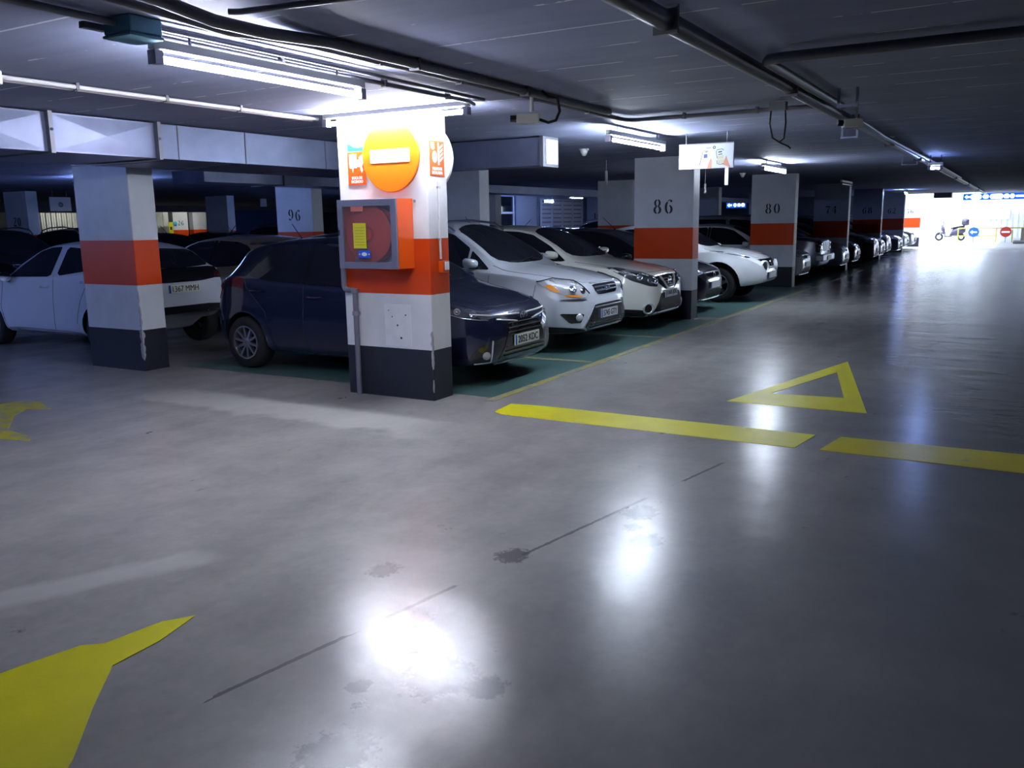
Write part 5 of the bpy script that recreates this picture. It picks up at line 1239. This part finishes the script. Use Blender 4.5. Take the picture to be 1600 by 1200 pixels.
# ------------------------------------------------------------------ service wall behind the cars
r = tag(empty('roller_shutter', (29.9, 17.2, 0)), 'grey ribbed roller shutter behind the silver SUV roof', 'shutter')
mb = MB()
for k in range(22): mb.box(0,1.72,-.05,-.02,.05+.118*k,.155+.118*k)
mb.build('slats', mat('shutter_grey', (.30,.31,.34), .5, .2), r)
mb = MB(); mb.box(-.08,0,-.08,0,0,2.64); mb.box(1.72,1.82,-.08,0,0,2.64); mb.build('guide_rail', M_galv, r)
r = tag(empty('louvred_gate', (31.85, 17.1, 0)), 'white louvred gate panels behind the white crossover roof', 'gate')
for c in range(4):
    x0 = .97*c; mb = MB()
    for k in range(14): mb.box(x0+.05,x0+.93,-.02,.01,.06+.175*k,.18+.175*k)
    mb.build('louvre_panel', M_condw, r)
mb = MB()
for c in range(5): mb.box(.97*c-.03,.97*c+.03,-.05,.03,0,2.56)
mb.box(0,3.88,-.05,.03,2.50,2.56); mb.box(0,3.88,-.05,.03,0,.05); mb.build('gate_frame', M_condw, r)
r = tag(empty('service_hatch', (28.35, 17.2, 0)), 'white framed dark window beside the roller shutter', 'window')
mb = MB(); mb.box(0,1.35,-.08,0,1.95,2.03); mb.box(0,.07,-.08,0,.9,1.95); mb.box(1.28,1.35,-.08,0,.9,2.6); mb.box(0,1.35,-.08,0,.82,.9); mb.build('window_frame', M_condw, r)
mb = MB(); mb.box(.07,1.28,-.03,-.01,.9,2.6); mb.build('pane', M_glass, r)
lamp((29.1, 15.3, 2.35), .8, 'short lit lamp in front of the service window', m=M_tubef)

# ------------------------------------------------------------------ far left background
r = tag(empty('corrugated_partition', (23.4, 37.8, 0)), 'pale corrugated partition lit far away left of the left pillar', 'partition')
mb = MB()
for k in range(34):
    x = -.2+.125*k; mb.box(x,x+.09,-.03 if k % 2 else .0,.05,0,2.37)
mb.build('corrugated_sheet', M_wallw, r)
r = tag(empty('white_partition', (29.2, 37.8, 0)), 'white lit partition with doorway far left of pillar 26', 'partition')
mb = MB(); mb.box(-.2,.55,-.02,.05,0,2.5); mb.build('panel', M_wallw, r)
mb = MB(); mb.box(.55,.86,-.05,.05,0,2.5); mb.build('door', M_white, r)
mb = MB(); mb.box(.59,.82,-.07,-.05,1.95,2.25); mb.build('notice', M_signw, r)
o = make_pillar(30.14, 37.5, 'far white pillar numbered 26 with orange band, brightly lit', '26', w=.34, d=.92)
for ch in o.children: ch.location = (.46, -.004, 0); ch.rotation_euler = (0, 0, PI/2); 
for ch in o.children:
    ch.data.transform(Matrix.Translation((.002, -.17, 0))); ch.location = (.46, -.002, 0)
make_pillar(31.39, 37.5, 'blank white lit pillar just right of pillar 26', w=.34, d=.88)
r = tag(empty('safety_notice', (29.85, 37.35, 1.62)), 'yellow safety board with blue badge beside pillar 26', 'notice')
mb = MB(); mb.box(-.13,.13,-.02,.0,-.30,.30); mb.build('yellow_board', mat('notice_yellow', (.70,.66,.01), .4), r)
mb = MB(); mb.box(-.06,.06,-.025,-.02,-.10,.06); mb.build('dark_symbol', M_ink, r)
mb = MB(); mb.lathe([(0,-.03),(.12,-.03),(.12,-.01),(0,-.01)], (.27,0,.20), (0,1,0), 18); mb.build('round_badge', M_cyan, r)
mb = MB(); mb.box(.20,.34,-.034,-.03,.08,.16); mb.build('blue_stripe', M_blue, r)
mb = MB(); mb.box(-.01,.01,-.012,.0,-1.62,-.3); mb.build('stand_pole', M_grey, r)
slab('beam_left', -9, 47, 34.9, 35.25, 2.36, H, M_wall)
r = tag(empty('square_sign', (14.55, 22.6, 2.30)), 'white square sign hanging beside the far left pillar', 'sign')
mb = MB(); mb.box(-.30,.30,-.015,.015,-.17,.20); mb.build('board', M_condw, r)
mb = MB(); mb.lathe([(0,-.02),(.07,-.02),(.07,-.016),(0,-.016)], (0,0,0), (0,1,0), 14); mb.build('sign_symbol', M_grey, r)
mb = MB(); mb.tube([(-.2,0,.2),(-.2,0,.36)], .006, 6); mb.tube([(.2,0,.2),(.2,0,.36)], .006, 6); mb.build('hanger', M_grey, r)
r = tag(empty('hanging_tab', (23.3, 24.0, 2.48)), 'small white square tab left of pillar 96', 'sign')
mb = MB(); mb.box(-.15,.15,-.01,.01,-.14,.14); mb.box(-.005,.005,-.005,.005,.14,.18); mb.build('board', M_condw, r)
mb = MB(); mb.box(26.2,30.0,28.6,28.8,0,2.3); tag(mb.build('blue_partition', mat('partition_blue', (.05,.10,.26), .5)), 'blue wall panel in the dark left of pillar 96', 'partition')

def arrow_sign(name, loc, w, h, label, blobs, face='x', bg=None):
    r = tag(empty(name, loc), label, 'sign')
    mb = MB(); mb.box(0,.06,-w/2,w/2,-h/2,h/2); mb.build('casing', M_grey, r)
    mb = MB(); mb.box(-.004,0,-w/2+.01,w/2-.01,-h/2+.01,h/2-.01); mb.build('blue_panel', bg, r)
    mb = MB(); y = w/2-h*.25
    E = lambda poly: mb.prism(poly, (-.004,0,0), (0,-1,0), (0,0,1), (-.003,0,0))
    s = h*.35; x = -w/2+.06
    E([(x+.0,0),(x+s,s*.9),(x+s,s*.35),(x+2.2*s,s*.35),(x+2.2*s,-s*.35),(x+s,-s*.35),(x+s,-s*.9)])
    mb.build('arrow', M_lit, r)
    return r
def blobs(r, spans):
    for (a, b_, h) in spans:
        n = 8; q = h*.42; poly = [(a+q-q*math.sin(PI*i/n), h/2*math.cos(PI*i/n)) for i in range(n+1)]+[(b_-q+q*math.sin(PI*i/n), -h/2*math.cos(PI*i/n)) for i in range(n+1)]
        mb = MB(); mb.prism(poly, (-.004,0,0), (0,-1,0), (0,0,1), (-.003,0,0)); mb.build('lit_lettering', M_lit, r)
M_lit = mat('backlit_white', (.9,.95,1), .4, emit=(.75,.9,1.), strength=6.)
M_bluelit = mat('backlit_blue', (.01,.08,.5), .4, emit=(.005,.10,.75), strength=1.2)
r = arrow_sign('exit_sign', (46.7, 13.25, 2.33), 1.05, .30, 'glowing blue arrow sign in the dark between pillars 86 and 80', 3, bg=M_bluelit)
blobs(r, [(-.14,.02,.17),(.07,.24,.15),(.28,.45,.17)])
mb = MB(); mb.tube([(.03,-.4,.15),(.03,-.4,.33)], .008, 6); mb.tube([(.03,.4,.15),(.03,.4,.33)], .008, 6); mb.build('hanger', M_grey, r)
r = arrow_sign('exit_sign', (46.2, .95, 2.44), 3.0, .29, 'long blue backlit exit sign hanging under the exit roof edge', 9, bg=M_bluelit)
blobs(r, [(-1.2,-.74,.21),(-.69,-.45,.17),(-.40,.13,.21),(.15,.38,.19),(.40,.58,.20),(.62,.98,.08),(1.04,1.40,.19)])
mb = MB(); mb.tube([(.03,-1.,.14),(.03,-1.,.22)], .01, 6); mb.tube([(.03,1.,.14),(.03,1.,.22)], .01, 6); mb.build('hanger', M_grey, r)
mb = MB(); mb.box(45.6,46.4,2.9,3.65,2.42,H); tag(mb.build('hanging_box', M_pipe), 'dark box hanging from the ceiling at the exit', 'box')
for (x, y, z, h, lb) in ((46.9, 8.05, 2.12, .22, 'small lit panel in the dark right of pillar 74'), (46.9, 6.42, 2.42, .30, 'thin upright light strip in the dark left of the last pillars')):
    mb = MB(); mb.box(x-.03,x+.0,y-.09,y+.09,z-h,z+h) if h < .25 else mb.box(x-.03,x,y-.03,y+.03,z-h*.8,z+h*.8); tag(mb.build('light_panel', M_lit), lb, 'light')

# ------------------------------------------------------------------ exit yard
r = tag(empty('motor_scooter', (63.0, 3.9, 0), PI/2), 'dark scooter with tall top box parked at the bright exit', 'scooter')
P_sc = paint('scooter_purple', (.035,.03,.075), .2, .35)
def wheel2(x, rad):
    mb = MB(); mb.lathe([(rad-.10,-.05),(rad-.03,-.055),(rad,-.02),(rad,.02),(rad-.03,.055),(rad-.10,.05)], (x,0,rad), (0,1,0), 28); w = mb.build('wheel', M_tyre, r)
    mb = MB(); mb.lathe([(rad-.10,-.04),(rad-.11,-.02),(rad-.11,.02),(rad-.10,.04)], (x,0,rad), (0,1,0), 28); mb.tube([(x,-.06,rad),(x,.06,rad)], .035, 10)
    for k in range(5):
        a = 2*PI*k/5; mb.tube([(x,0,rad),(x+(rad-.1)*math.cos(a),0,rad+(rad-.1)*math.sin(a))], .014, 6)
    mb.build('rim', M_satin, w)
# local x: + is forward (turned to world +Y)
wheel2(.66, .24); wheel2(-.62, .22)
def loft(name, secs, m, parent, n=16):
    mb = MB(); vs = []
    for (x, z0, z1, w) in secs:
        zc_, rz_ = (z0+z1)/2, (z1-z0)/2
        for k in range(n):
            a = 2*PI*k/n; ca, sa = math.cos(a), math.sin(a)
            vs.append((x, w*abs(ca)**.75*(1 if ca > 0 else -1), zc_+rz_*abs(sa)**.75*(1 if sa > 0 else -1)))
    fs = [(i*n+k, i*n+(k+1) % n, (i+1)*n+(k+1) % n, (i+1)*n+k) for i in range(len(secs)-1) for k in range(n)]
    mb.add(vs, fs, 0, True); mb.add(vs[:n], [tuple(range(n))]); mb.add(vs[-n:], [tuple(reversed(range(n)))])
    return mb.build(name, m, parent)
loft('rear_body', [(-.85,.55,.80,.10),(-.7,.42,.86,.19),(-.4,.36,.84,.22),(-.1,.30,.74,.21),(.05,.28,.40,.19)], P_sc, r)
loft('footboard', [(-.1,.24,.36,.19),(.15,.22,.31,.20),(.36,.24,.36,.19)], P_sc, r)
loft('leg_shield', [(.30,.28,.50,.16),(.38,.40,.86,.22),(.47,.55,1.00,.20),(.56,.66,.98,.12)], P_sc, r)
loft('front_mudguard', [(.40,.40,.50,.06),(.55,.46,.56,.08),(.75,.44,.54,.07),(.86,.34,.42,.04)], P_sc, r)
loft('seat', [(-.78,.84,.96,.13),(-.5,.82,.93,.17),(-.15,.76,.86,.17),(.0,.72,.80,.12)], M_black, r)
loft('top_box', [(-1.02,.98,1.30,.16),(-.92,.95,1.40,.22),(-.70,.95,1.40,.22),(-.60,1.02,1.34,.17)], P_sc, r)
mb = MB(); mb.tube([(.66,.07,.24),(.52,.07,.62),(.44,0,.98),(.40,0,1.06)], .022, 8); mb.tube([(.66,-.07,.24),(.52,-.07,.62)], .02, 8); mb.build('fork', M_satin, r)
mb = MB(); mb.tube([(.30,-.34,1.07),(.38,-.16,1.06),(.40,0,1.06),(.38,.16,1.06),(.30,.34,1.07)], .018, 8); mb.build('handlebar', M_black, r)
for s in (1, -1):
    mb = MB(); mb.tube([(.36,s*.22,1.07),(.36,s*.28,1.25)], .008, 6); mb.lathe([(0,-.01),(.055,-.01),(.06,.01),(0,.014)], (.36,s*.30,1.29), (1,0,0), 14); mb.build('mirror', M_black, r)
loft('windscreen', [(.44,.98,1.0,.12),(.46,1.0,1.22,.17),(.42,1.12,1.34,.13)], M_gloss, r)
mb = MB(); mb.tube([(-.15,-.16,.30),(-.75,-.19,.36)], [.04,.05], 10); mb.build('exhaust', M_satin, r)
mb = MB(); mb.tube([(-.05,.14,.28),(.02,.24,.01)], .014, 6); mb.build('kickstand', M_satin, r)

M_railp = mat('barrier_yellow', (.42,.40,.06), .45)
BXX = 59.0
r = tag(empty('barrier_railing', (BXX, 0, 0)), 'yellow two bar railing across the exit beside the scooter', 'railing')
mb = MB(); mb.tube([(0,3.25,.83),(0,-3.0,.83)], .035, 8); mb.build('rail', M_railp, r); mb = MB(); mb.tube([(0,3.25,.38),(0,1.25,.38)], .03, 8); mb.build('rail', M_railp, r)
for y in (3.25, 1.25, .42, -1.6):
    mb = MB(); mb.tube([(0,y,0),(0,y,.83 if y != .42 else .7)], .035, 8); mb.build('post', M_railp, r)
def round_sign(y, zc_, rad, m, label, arrow, post):
    r = tag(empty('round_traffic_sign', (BXX-.12, y, 0)), label, 'sign')
    mb = MB(); mb.lathe([(0,-.02),(rad,-.02),(rad,.0),(0,.0)], (0,0,zc_), (1,0,0), 32); mb.build('disc', m, r, 30)
    mb = MB()
    if arrow: mb.prism([(-rad*.7,0),(-rad*.2,.12),(-rad*.2,.04),(rad*.6,.04),(rad*.6,-.04),(-rad*.2,-.04),(-rad*.2,-.12)], (-.021,0,zc_), (0,-1,0), (0,0,1), (-.004,0,0))
    else: mb.box(-.026,-.021,-rad*.7,rad*.7,zc_-.05,zc_+.05)
    mb.build('symbol', M_signw, r)
    mb = MB(); mb.tube([(.03,0,0 if post else .36),(.03,0,zc_)], .025, 8); mb.build('post', M_grey, r)
round_sign(2.42, .60, .29, M_blue, 'round blue arrow sign on a post at the exit railing', True, True)
round_sign(.76, .60, .30, mat('far_sign_red', (.40,.03,.02), .4), 'round red no entry sign on the exit railing', False, True)
mb = MB(); mb.box(BXX+.1,BXX+.5,-1.5,-.02,.35,.82); mb.box(BXX+.1,BXX+.5,-1.5,-1.3,0,.35); mb.box(BXX+.1,BXX+.5,-.2,-.02,0,.35); tag(mb.build('gate_cabinet', mat('cabinet_brown', (.18,.15,.12), .5)), 'brown grey cabinet behind the right end of the exit railing', 'cabinet')
mb = MB(); mb.box(BXX-3,BXX-.3,-2.6,.34,0,.12); bevel(tag(mb.build('kerb_island', mat('kerb_dark', (.10,.10,.11), .6)), 'dark low kerb island at the right end of the exit', 'kerb'), .03)

# ------------------------------------------------------------------ daylight
w = bpy.data.worlds.new('sky'); SC.world = w; w.use_nodes = True
wn = w.node_tree; bg = wn.nodes['Background']; bg.inputs['Color'].default_value = (.72, .84, 1.0, 1); bg.inputs['Strength'].default_value = 5.
pl = bpy.data.lights.new('sky_portal', 'AREA'); pl.shape = 'RECTANGLE'; pl.size = 16; pl.size_y = 2.9; pl.cycles.is_portal = True
po = bpy.data.objects.new('sky_portal', pl); COL.objects.link(po); po.location = (47.05, -2, 1.35); po.rotation_euler = Vector((1,0,0)).to_track_quat('-Z', 'Z').to_euler()
sun = bpy.data.lights.new('sun', 'SUN'); sun.energy = 3.; sun.angle = .01; sun.color = (1, .96, .9)
so = bpy.data.objects.new('sun', sun); COL.objects.link(so); so.rotation_euler = Vector((.55, -.25, -1)).to_track_quat('-Z', 'Y').to_euler()

# ------------------------------------------------------------------ camera and view
F_PX, PITCH, ROLL, YAW = 1349.0, .18575, -.01633, .52867
cy, sy, cp, sp_ = math.cos(YAW), math.sin(YAW), math.cos(PITCH), math.sin(PITCH)
Fw = Vector((cy*cp, sy*cp, -sp_)); Rt = Vector((sy, -cy, 0)); Up = Rt.cross(Fw)
R2 = math.cos(ROLL)*Rt+math.sin(ROLL)*Up; U2 = -math.sin(ROLL)*Rt+math.cos(ROLL)*Up
cd_ = bpy.data.cameras.new('camera'); cam = bpy.data.objects.new('camera', cd_); COL.objects.link(cam)
cd_.sensor_width = 36.; cd_.lens = F_PX/1600*36.; cd_.clip_start = .05; cd_.clip_end = 300
cam.matrix_world = Matrix(((R2.x,U2.x,-Fw.x,0),(R2.y,U2.y,-Fw.y,0),(R2.z,U2.z,-Fw.z,1.65),(0,0,0,1)))
SC.camera = cam
vs_ = SC.view_settings; vs_.view_transform = 'Standard'; vs_.look = 'None'; vs_.exposure = .3; vs_.gamma = 1.; vs_.use_curve_mapping = False
try:
    SC.cycles.max_bounces = 10; SC.cycles.diffuse_bounces = 5; SC.cycles.glossy_bounces = 4; SC.cycles.sample_clamp_indirect = 6.; SC.cycles.use_denoising = True
except Exception: pass
